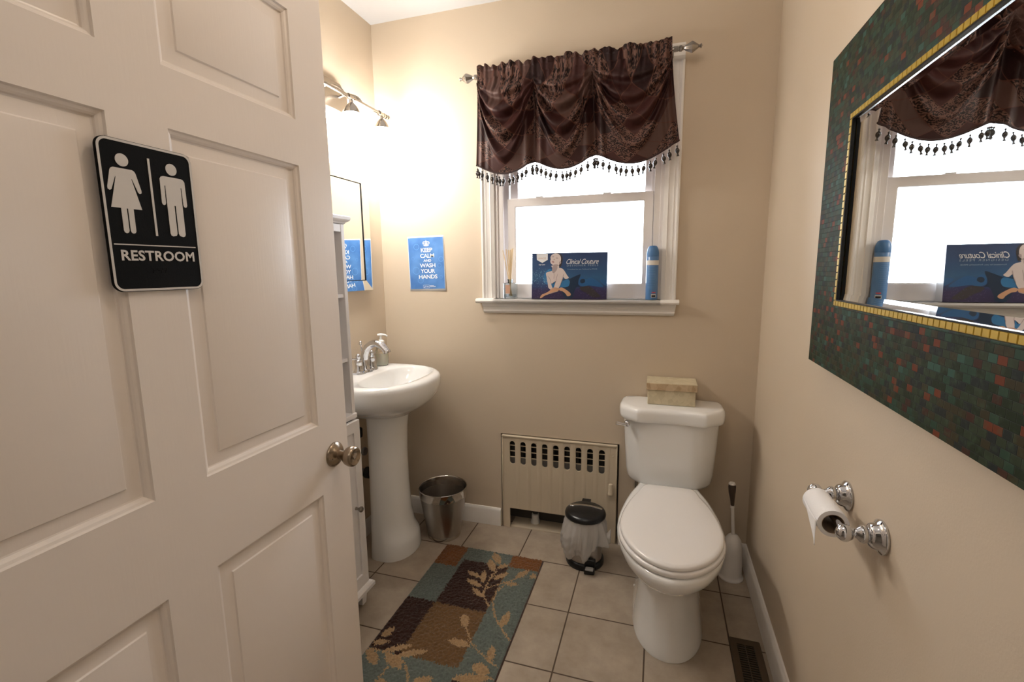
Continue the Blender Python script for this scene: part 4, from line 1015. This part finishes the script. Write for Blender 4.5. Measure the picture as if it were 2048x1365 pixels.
# ------------------------------------------------------------------ toilet
tl = thing('toilet', 'white porcelain toilet with closed lid standing between pedal bin and right wall', 'toilet', (.066, 1.9, 0))
tcx = .066
def bowl_out(front, back, hw, z, rear=.60, m=28, peak=.42, dx=0):
    """egg outline: round at the front, straight taper to the rear"""
    half = []
    Ln = back-front
    prof = [(0, 0), (.012, .20), (.035, .36), (.075, .53), (.13, .69), (.20, .83), (.30, .95), (.41, 1.0), (.52, .985), (.64, .92), (.76, .82), (.87, rear+.09), (.95, rear+.02), (.985, rear-.04), (1.0, rear-.14)]
    q = crom([(a*Ln+front, b*hw) for a, b in prof], 3, False)
    right = [(tcx+dx+b, a, z) for a, b in q]; left = [(tcx+dx-b, a, z) for a, b in q[1:]]
    return right+left[::-1]
T = []
def base_out(front, back, hw, z):
    prof = [(0, 0), (.02, .30), (.06, .52), (.13, .73), (.22, .88), (.34, .97), (.5, 1), (.7, 1.0), (.85, .98), (.93, .96), (.97, .93), (.985, .9), (.992, .85), (.997, .8), (1., .7)]
    Ln = back-front; q = crom([(a*Ln+front, b*hw) for a, b in prof], 3, False)
    right = [(tcx+.004+b, a, z) for a, b in q]; left = [(tcx+.004-b, a, z) for a, b in q[1:]]
    return right+left[::-1]
def mixo(A, B, t): return [tuple(p[i]*(1-t)+q[i]*t for i in range(3)) for p, q in zip(A, B)]
T.append(base_out(1.545, 2.07, .131, 0)); T.append(base_out(1.545, 2.07, .132, .010)); T.append(base_out(1.558, 2.06, .124, .045)); T.append(base_out(1.572, 2.06, .117, .12)); T.append(base_out(1.575, 2.06, .114, .20))
T.append(base_out(1.560, 2.06, .118, .255))
bo = lambda f, b, h, z, t: mixo(base_out(f, b, h, z), bowl_out(f, b, h, z), t)
T.append(bo(1.525, 2.08, .132, .285, .35)); T.append(bo(1.480, 2.10, .152, .310, .7)); T.append(bo(1.438, 2.12, .170, .335, .95)); T.append(bowl_out(1.410, 2.14, .182, .360)); T.append(bowl_out(1.398, 2.15, .188, .385)); T.append(bowl_out(1.397, 2.15, .189, .400))
T.append(bowl_out(1.403, 2.15, .185, .409)); T.append(bowl_out(1.415, 2.14, .176, .412))
MB().loft(T).build('bowl', M['porcelain'], tl, smooth=60)
# deck under the tank
mb = MB(); mb.loft([[(a, b, z) for a, b in rrect(tcx-w, 1.965, tcx+w, 2.215, .03)] for w, z in ((.085, .30), (.105, .36), (.112, .395), (.112, .402))]); mb.build('tank_shelf', M['porcelain'], tl, smooth=60)
ST = [bowl_out(f, b, h, z, rear=.62) for f, b, h, z in ((1.412, 1.978, .176, .4125), (1.408, 1.98, .179, .416), (1.408, 1.98, .180, .427), (1.413, 1.978, .176, .432))]
MB().loft(ST).build('seat', M['seat'], tl, smooth=50)
LT = [bowl_out(f, b, h, z, rear=.60) for f, b, h, z in ((1.420, 1.985, .170, .4335), (1.414, 1.988, .174, .436), (1.413, 1.988, .175, .444), (1.418, 1.985, .171, .4495), (1.428, 1.975, .163, .4520), (1.50, 1.93, .12, .4550), (1.58, 1.86, .06, .4560))]
MB().loft(LT).build('seat_lid', M['seat'], tl, smooth=50)
for s in (-1, 1): MB().tube([(tcx+s*.058, 1.978, .43), (tcx+s*.098, 1.978, .43)], .012, 14).build('hinge', M['seat'], tl)
def tank_out(z, sx_, y0, y1, off=0, soft=False):
    h = .205*sx_+off
    pts = [(0, y0+.012-off), (.050, y0+.010-off), (.105, y0+.001-off), (.124, y0-.001-off), (.136, y0+.004-off), (.168, y0+.030-off*.9), (.192, y0+.054-off*.7), (.203, y0+.085-off*.4), (.204, y0+.12), (.200, y1-.02+off*.3), (.185, y1-.004+off*.2), (.10, y1), (0, y1)]
    if soft: pts = [(0, y0+.006), (.050, y0+.0055), (.095, y0+.006), (.124, y0+.012), (.142, y0+.020), (.168, y0+.038), (.190, y0+.060), (.202, y0+.090), (.204, y0+.12)]+pts[9:]
    k = h/.204
    R_ = crom([(a*k, b) for a, b in pts], 4, False); Rr = [(tcx+a, b, z) for a, b in R_]; Ll = [(tcx-a, b, z) for a, b in R_[1:-1]]
    return Rr+Ll[::-1]
K = [tank_out(z, s, y0, 2.222, soft=True) for z, s, y0 in ((.398, .70, 2.085), (.400, .80, 2.068), (.408, .86, 2.055), (.425, .895, 2.046), (.46, .915, 2.042), (.58, .955, 2.037), (.712, .985, 2.032))]
MB().loft(K).build('tank', M['porcelain'], tl, smooth=50)
K = [tank_out(z, 1.0, 2.030, 2.224, off) for z, off in ((.708, .002), (.706, .010), (.710, .0135), (.722, .015), (.745, .0155), (.758, .012), (.765, .005), (.768, -.006))]
MB().loft(K).build('tank_lid', M['porcelain'], tl, smooth=50)
lv = MB(); lvx, lvy, lvz = tcx-.181, 2.060, .686
Ml = Matrix.Rotation(radians(-35), 3, 'Z') @ Matrix(((1,0,0),(0,0,-1),(0,1,0)))
lv.lathe([(0, 0), (.014, 0), (.015, .004), (.011, .010), (.006, .013), (.006, .020), (0, .021)], (lvx, lvy, lvz), n=24, M3=Ml)
lv.tube([(lvx-.006, lvy-.016, lvz), (lvx-.020, lvy-.026, lvz+.002), (lvx-.046, lvy-.036, lvz+.008)], [.007, .0055, .0075], 12)
lab(lv.build('flush_lever', M['chrome'], tl, smooth=50), 'chrome flush lever')
for s in (-1, 1): MB().lathe([(0, 0), (.012, 0), (.012, .006), (.008, .012), (0, .014)], (tcx+.004+s*.122, 1.93, .0), n=16).build('bolt_cap', M['seat'], tl)
tv = thing('toilet_supply_line', 'thin metal supply tube behind the toilet left of the bowl', 'pipe', (-.075, D-.03, 0))
MB().tube([(-.075, D-.035, .0), (-.075, D-.035, .43)], .0065, 12).lathe([(0, 0), (.022, 0), (.018, .006), (0, .007)], (-.075, D-.035, 0)).build('tube', M['nickel'], tv)
# ------------------------------------------------------------------ box on the tank
gb = thing('keepsake_box', 'cream shell veneered lidded box on top of the toilet tank', 'box', (.062, 2.165, .7685))
gz = .7688
MB().box((-.034, 2.100, gz), (.163, 2.228, gz+.075)).build('box_body', M['shell'], gb, bevel=.002)
mb = MB().box((-.0405, 2.094, gz+.066), (.1695, 2.232, gz+.0955)); lb = mb.build('box_lid', M['shellband'], gb, bevel=.0015)
MB().box((-.0395, 2.095, gz+.0955), (.1685, 2.231, gz+.0975)).build('lid_top', M['shell'], lb, bevel=.0008)
# ------------------------------------------------------------------ toilet brush
tb = thing('toilet_brush', 'white toilet brush in a domed holder in the corner right of the toilet', 'toilet brush', (.345, 2.12, 0))
bc = (.345, 2.115, 0)
MB().lathe([(0, 0), (.050, 0), (.051, .006), (.045, .012), (.043, .020), (.042, .12), (.040, .150), (.033, .178), (.022, .196), (.013, .203), (0, .204)], bc, n=40).build('holder', M['brushw'], tb, smooth=50)
MB().tube([(bc[0], bc[1], .20), (bc[0]-.010, bc[1], .33)], .007, 14).lathe([(0, 0), (.0085, 0), (.0085, .012), (0, .012)], (bc[0]-.010, bc[1], .325), n=16).build('stick', M['brushw'], tb)
mb = MB(); mb.tube([(bc[0]-.010, bc[1], .335), (bc[0]-.012, bc[1], .365), (bc[0]-.015, bc[1], .40), (bc[0]-.016, bc[1], .425), (bc[0]-.017, bc[1], .434)], [.007, .0095, .0145, .0155, .011], 16)
lab(mb.build('grip', M['brown'], tb), 'dark brown tapered grip')
MB().lathe([(.013, 0), (.0145, .003), (.011, .009), (.006, .010), (.005, .007), (0, .007)], (bc[0]-.017, bc[1], .432), n=20).build('grip_cap', M['brushw'], tb)

# ------------------------------------------------------------------ floor register
fr = thing('floor_register', 'bronze floor register grille in the tiles along the right wall', 'vent', (.337, 1.58, 0))
X0, X1, Y0, Y1 = .288, .392, 1.425, 1.731
mb = MB().plate([rrect(X0, Y0, X1, Y1, .006, 3), [(X0+.024, Y0+.028), (X1-.024, Y0+.028), (X1-.024, Y1-.028), (X0+.024, Y1-.028)]], zplane(.006), .0055); mb.build('frame', M['bronze'], fr, bevel=.002)
MB().box((X0+.022, Y0+.026, .0003), (X1-.022, Y1-.026, .0012)).build('opening', M['blackmatte'], fr, smooth=0)
nsl = 24
sl0 = None
for i in range(nsl):
    y = Y0+.034+i*(Y1-Y0-.068)/(nsl-1)
    o = MB().box((X0+.023, y-.0020, .0012), (X1-.023, y+.0020, .0045)).build('louver', M['bronze'], fr, smooth=0)
MB().box((.3385, Y0+.028, .0012), (.3415, Y1-.028, .0050)).build('center_bar', M['bronze'], fr, smooth=0)

# ------------------------------------------------------------------ mosaic mirror on the right wall
mm = thing('mosaic_mirror', 'large wall mirror framed in green and rust mosaic tiles with gold tile edging', 'mirror', (R, .92, 1.112))
fxx = .389                              # face of the frame
FY0, FY1, FZ0, FZ1 = .30, 1.428, 1.114, 1.860
gi, go = (.152, .166) , 0
IY0, IY1, IZ0, IZ1 = FY0+.150, FY1-.156, FZ0+.156, FZ1-.168
PR_ = xplane(fxx, -1)
def rect(o, y0=IY0, y1=IY1, z0=IZ0, z1=IZ1): return [(y0+o, z0+o), (y1-o, z0+o), (y1-o, z1-o), (y0+o, z1-o)]
mb = MB().plate([[(FY0, FZ0), (FY1, FZ0), (FY1, FZ1), (FY0, FZ1)], rect(-.0005)], PR_, R-.0005-fxx, back=False); fm = mb.build('mosaic_frame', M['mosaic'], mm, bevel=.0015)
# gold tile border inside the mosaic
gw = .0125
mb = MB(); mb.plate([rect(-.0002), rect(gw)], xplane(fxx+.0008, -1), .006); mb.build('gold_border', M['goldgap'], mm, smooth=0)
mb = MB(); pit = .0158
def gtile(y0, z0, y1, z1):
    b = .0009
    mb.add([(fxx+.0008, y0, z0), (fxx+.0008, y1, z0), (fxx+.0008, y1, z1), (fxx+.0008, y0, z1), (fxx-.0014, y0+b, z0+b), (fxx-.0014, y1-b, z0+b), (fxx-.0014, y1-b, z1-b), (fxx-.0014, y0+b, z1-b)],
           [(4, 5, 6, 7), (0, 1, 5, 4), (1, 2, 6, 5), (2, 3, 7, 6), (3, 0, 4, 7)])
ny = int((IY1-IY0)/pit); py_ = (IY1-IY0)/ny
for i in range(ny):
    a = IY0+i*py_
    gtile(a+.0006, IZ0+.0004, a+py_-.0006, IZ0+gw-.0004); gtile(a+.0006, IZ1-gw+.0004, a+py_-.0006, IZ1-.0004)
nz_ = int((IZ1-IZ0-2*gw)/pit); pz_ = (IZ1-IZ0-2*gw)/nz_
for i in range(nz_):
    a = IZ0+gw+i*pz_
    gtile(IY0+.0004, a+.0006, IY0+gw-.0004, a+pz_-.0006); gtile(IY1-gw+.0004, a+.0006, IY1-.0004, a+pz_-.0006)
lab(mb.build('gold_tiles', M['gold'], mm, smooth=20, fix=False), 'row of small gold tiles')
gx = fxx+.0075
A_, B_ = rect(gw), rect(gw+.0015)
mb = MB(); mb.loft([[(fxx-.0006, a, b) for a, b in rect(gw-.0005)], [(fxx-.0006, a, b) for a, b in rect(gw+.002)], [(gx-.0015, a, b) for a, b in rect(gw+.0026)]], False, False); mb.build('inner_lip', M['liner'], mm, smooth=0, fix=False)
bw_, bd_ = .014, .0012
yA, yB, zA, zB = IY0+gw+.0026, IY1-gw-.0026, IZ0+gw+.0026, IZ1-gw-.0026
gl_ = MB().add([(gx, yA, zA+bw_), (gx, yB, zA+bw_), (gx, yB, zB-bw_), (gx, yA, zB-bw_)], [(0, 1, 2, 3)]).build('mirror_glass', M['mirror'], mm, smooth=0)
for z0, z1 in ((zA, zA+bw_), (zB, zB-bw_)):
    MB().add([(gx-bd_, yA, z0), (gx-bd_, yB, z0), (gx, yB, z1), (gx, yA, z1)], [(0, 1, 2, 3)]).build('bevelled_edge', M['mirror'], gl_, smooth=0, fix=False)
# ------------------------------------------------------------------ toilet paper holder and roll
th_ = thing('toilet_paper_holder', 'chrome two post toilet paper holder on the right wall below the mosaic mirror', 'toilet paper holder', (R, 1.085, .847))
bxh, bzh = .356, .852
for y in (1.172, .999):
    mb = MB(); mb.lathe([(0, 0), (.032, 0), (.0335, .003), (.0325, .0065), (.028, .009), (.025, .013), (.0235, .019), (.019, .023), (.0145, .025), (.0155, .028), (.017, .033), (.0145, .038), (.0095, .043), (.0078, .048), (.0078, .056), (.0098, .058), (.0098, .061), (.0078, .063), (0, .063)], (0, 0, 0), axis='x', n=36)
    mb.v = [(R-v[0], y+v[1], .850+v[2]+v[0]*.03) for v in mb.v]
    post = mb.build('post', M['chrome'], th_, smooth=50)
    k = MB(); k.lathe([(0, -.0155), (.008, -.0143), (.0142, -.007), (.016, 0), (.0142, .007), (.008, .0143), (0, .0155)], (bxh, y+(.004 if y > 1.1 else -.006), bzh), n=24); k.build('ball_end', M['chrome'], post, smooth=60)
MB().tube([(bxh, .994, bzh), (bxh, 1.176, bzh)], .0068, 16).build('roller', M['chrome'], th_)
tr = thing('toilet_paper_roll', 'nearly used white toilet paper roll on the chrome holder', 'toilet paper', (bxh, 1.09, bzh))
rc_ = (bxh-.004, 1.040, bzh-.0085); rO, rI = .0285, .0195
MY = Matrix(((1,0,0),(0,0,1),(0,-1,0)))
MB().lathe([(rI+.0008, 0), (rO, 0), (rO, .105), (rI+.0008, .105), (rI+.0008, 0)], rc_, M3=MY, n=48, cap=False).build('tissue', M['paper'], tr, smooth=50)
MB().lathe([(rI, -.0005), (rI+.0008, -.0005), (rI+.0008, .1055), (rI, .1055), (rI, -.0005)], rc_, M3=MY, n=40, cap=False).build('core', M['card'], tr, smooth=50)
mb = MB(); n = 10; secs = []
for i in range(n+1):
    f = i/n; x = bxh-.004-rO-.0006-.001*sin(f*3); z = rc_[2]+.004-.056*f; ya = rc_[1]+.001; yb = rc_[1]+.006+.098*(1-f)**2.2
    secs.append([(x-.0008*sin(yy*60), yy, z) for yy in [ya+(yb-ya)*k/6 for k in range(7)]])
mb.loft(secs, False, False, closed=False); mb.build('loose_sheet', M['paper'], tr, smooth=80, fix=False, solid=.0004)

# ------------------------------------------------------------------ bath rug
rx0, rx1, ry0, ry1 = -.972, -.476, 1.10, 1.985
cs = .0042
def rugmat(nm, c):
    return mat(nm, c, .95, spec=.1, noise=(140, .55), sheen=.3)
RM = [rugmat('rug_orange', (.155, .060, .018)), rugmat('rug_teal', (.105, .125, .110)), rugmat('rug_dark', (.030, .012, .008)), rugmat('rug_tan', (.125, .068, .028)), rugmat('rug_beige', (.32, .21, .11)), rugmat('rug_edge', (.05, .022, .012))]
stems = [[(-.675, 1.816), (-.672, 1.723), (-.664, 1.674), (-.619, 1.619)], [(-.598, 1.76), (-.617, 1.71), (-.612, 1.648), (-.578, 1.572), (-.534, 1.524), (-.482, 1.471)],
         [(-.661, 1.487), (-.62, 1.425), (-.573, 1.391), (-.52, 1.361), (-.487, 1.347)], [(-.956, 1.295), (-.9, 1.294), (-.853, 1.292), (-.80, 1.27), (-.76, 1.22), (-.74, 1.14)], [(-.67, 1.78), (-.66, 1.84)], [(-.665, 1.72), (-.60, 1.775), (-.55, 1.83)],
         [(-.62, 1.262), (-.55, 1.27), (-.49, 1.24)], [(-.85, 1.24), (-.86, 1.16), (-.88, 1.12)]]
leaves = [((-.721, 1.97), (-.663, 1.892), .018), ((-.721, 1.914), (-.669, 1.83), .018), ((-.665, 1.865), (-.623, 1.901), .014), ((-.785, 1.801), (-.715, 1.78), .014), ((-.717, 1.829), (-.694, 1.747), .014), ((-.770, 1.752), (-.681, 1.72), .014),
          ((-.723, 1.701), (-.661, 1.661), .013), ((-.657, 1.781), (-.605, 1.845), .015), ((-.608, 1.773), (-.538, 1.778), .013), ((-.565, 1.817), (-.523, 1.886), .017), ((-.508, 1.849), (-.477, 1.85), .018), ((-.701, 1.548), (-.661, 1.487), .017),
          ((-.70, 1.413), (-.612, 1.406), .016), ((-.536, 1.524), (-.527, 1.613), .016), ((-.52, 1.361), (-.537, 1.431), .016), ((-.948, 1.355), (-.924, 1.409), .016), ((-.962, 1.318), (-.904, 1.346), .014), ((-.904, 1.298), (-.815, 1.351), .013),
          ((-.852, 1.290), (-.752, 1.343), .015), ((-.963, 1.290), (-.892, 1.236), .018), ((-.889, 1.291), (-.801, 1.248), .019), ((-.575, 1.335), (-.505, 1.316), .022), ((-.620, 1.263), (-.487, 1.300), .018), ((-.74, 1.20), (-.68, 1.25), .018), ((-.80, 1.16), (-.86, 1.19), .018)]
def segd(p, a, b):
    ax, ay = a; bx_, by = b; dx, dy = bx_-ax, by-ay; t = max(0, min(1, ((p[0]-ax)*dx+(p[1]-ay)*dy)/(dx*dx+dy*dy)))
    return math.hypot(p[0]-ax-t*dx, p[1]-ay-t*dy), t
def rugcol(x, y):
    jx = x+.0035*random.uniform(-1, 1); jy = y+.0035*random.uniform(-1, 1)
    if x < rx0+.005 or x > rx1-.005 or y > ry1-.005 or y < ry0+.005: return 5
    for a, b, w in leaves:
        if abs(jx-(a[0]+b[0])/2) > .09 or abs(jy-(a[1]+b[1])/2) > .09: continue
        d_, t = segd((jx, jy), a, b)
        if 0 < t < 1 and d_ < w*(sin(pi*t**.9)**.7): return 4
    for s in stems:
        for a, b in zip(s, s[1:]):
            if segd((jx, jy), a, b)[0] < .0034: return 4
    if jy > 1.818 and jx < -.853: return 0
    if jy > 1.885 and jx > -.622: return 0
    if jy > 1.88 and jx < -.622: return 1
    if jy > 1.580 and jx < -.838: return 1
    if jy > 1.580 and jx < -.622: return 2
    if jx < -.842 and jy > 1.300: return 2
    if jx < -.618 and jy > 1.305: return 3
    if jx > -.618: return 1 if jy > 1.268 or jx > -.56 else 2
    return 1 if jy > 1.16 else 0
nx, nyy = int((rx1-rx0)/cs), int((ry1-ry0)/cs)
mb = MB()
for i in range(nx+1):
    for j in range(nyy+1):
        e_ = min(i, nx-i, j, nyy-j)
        z = .011+.0034*random.uniform(-1, 1) if e_ > 1 else (.0075 if e_ == 1 else .001)
        jit = .0009 if e_ > 0 else 0
        mb.v.append((rx0+(rx1-rx0)*i/nx+random.uniform(-jit, jit), ry0+(ry1-ry0)*j/nyy+random.uniform(-jit, jit), z))
for i in range(nx):
    for j in range(nyy):
        a = i*(nyy+1)+j; mb.f.append((a, a+nyy+1, a+nyy+2, a+1)); mb.m.append(rugcol(rx0+(i+.5)*cs, ry0+(j+.5)*cs))
rug = mb.build('bath_rug', RM, loc=(-.724, 1.54, 0), smooth=80, fix=False)
tag(rug, 'rectangular bath rug in brown, rust and teal blocks with beige leaf sprigs on the tiles', 'rug')

# ------------------------------------------------------------------ light
w = bpy.data.worlds.new('World'); SC.world = w; w.use_nodes = True
bg = w.node_tree.nodes['Background']; bg.inputs[0].default_value = (0.90, 0.93, 1.0, 1); bg.inputs[1].default_value = 16
por = bpy.data.lights.new('window_daylight_portal', 'AREA'); por.shape = 'RECTANGLE'; por.size = .79; por.size_y = .95; por.cycles.is_portal = True
po_ = bpy.data.objects.new('window_daylight_portal', por); COL.objects.link(po_); po_.location = (-.388, D+.16, 1.68); po_.rotation_euler = (radians(-90), 0, 0)
def area(name, loc, size, power, col, rot=(0, 0, 0)):
    a = bpy.data.lights.new(name, 'AREA'); a.shape = 'RECTANGLE'; a.size, a.size_y = size; a.energy = power; a.color = col
    o = bpy.data.objects.new(name, a); COL.objects.link(o); o.location = loc; o.rotation_euler = rot; return o
area('hall_ceiling_light', (.15, -1.0, 2.55), (.9, .9), 8, (1.0, .90, .80))

pl = bpy.data.lights.new('bathroom_warm_fill', 'POINT'); pl.energy = 8; pl.color = (1.0, .85, .70); pl.shadow_soft_size = .13  # added fill light without a fixture, warms the door and upper walls from above
plo = bpy.data.objects.new('bathroom_warm_fill', pl); COL.objects.link(plo); plo.location = (-.12, .95, 2.40)
# ------------------------------------------------------------------ camera
cam = bpy.data.cameras.new('camera'); co = bpy.data.objects.new('camera', cam); COL.objects.link(co)
cam.sensor_width = 36; cam.lens = 942.473/2048*36; cam.clip_start = .02
yaw, pitch, roll = .3032, -.1496, -.011
f = Vector((-sin(yaw)*cos(pitch), cos(yaw)*cos(pitch), sin(pitch))); rt = Vector((cos(yaw), sin(yaw), 0)); up = rt.cross(f)
r2 = rt*cos(roll)+up*sin(roll); u2 = -rt*sin(roll)+up*cos(roll)
co.matrix_world = Matrix(((r2.x, u2.x, -f.x, 0), (r2.y, u2.y, -f.y, 0), (r2.z, u2.z, -f.z, 1.36), (0, 0, 0, 1)))
SC.camera = co
vs_ = SC.view_settings; vs_.view_transform = 'Standard'; vs_.look = 'None'; vs_.exposure = -0.06; vs_.gamma = 1.0; vs_.use_curve_mapping = False
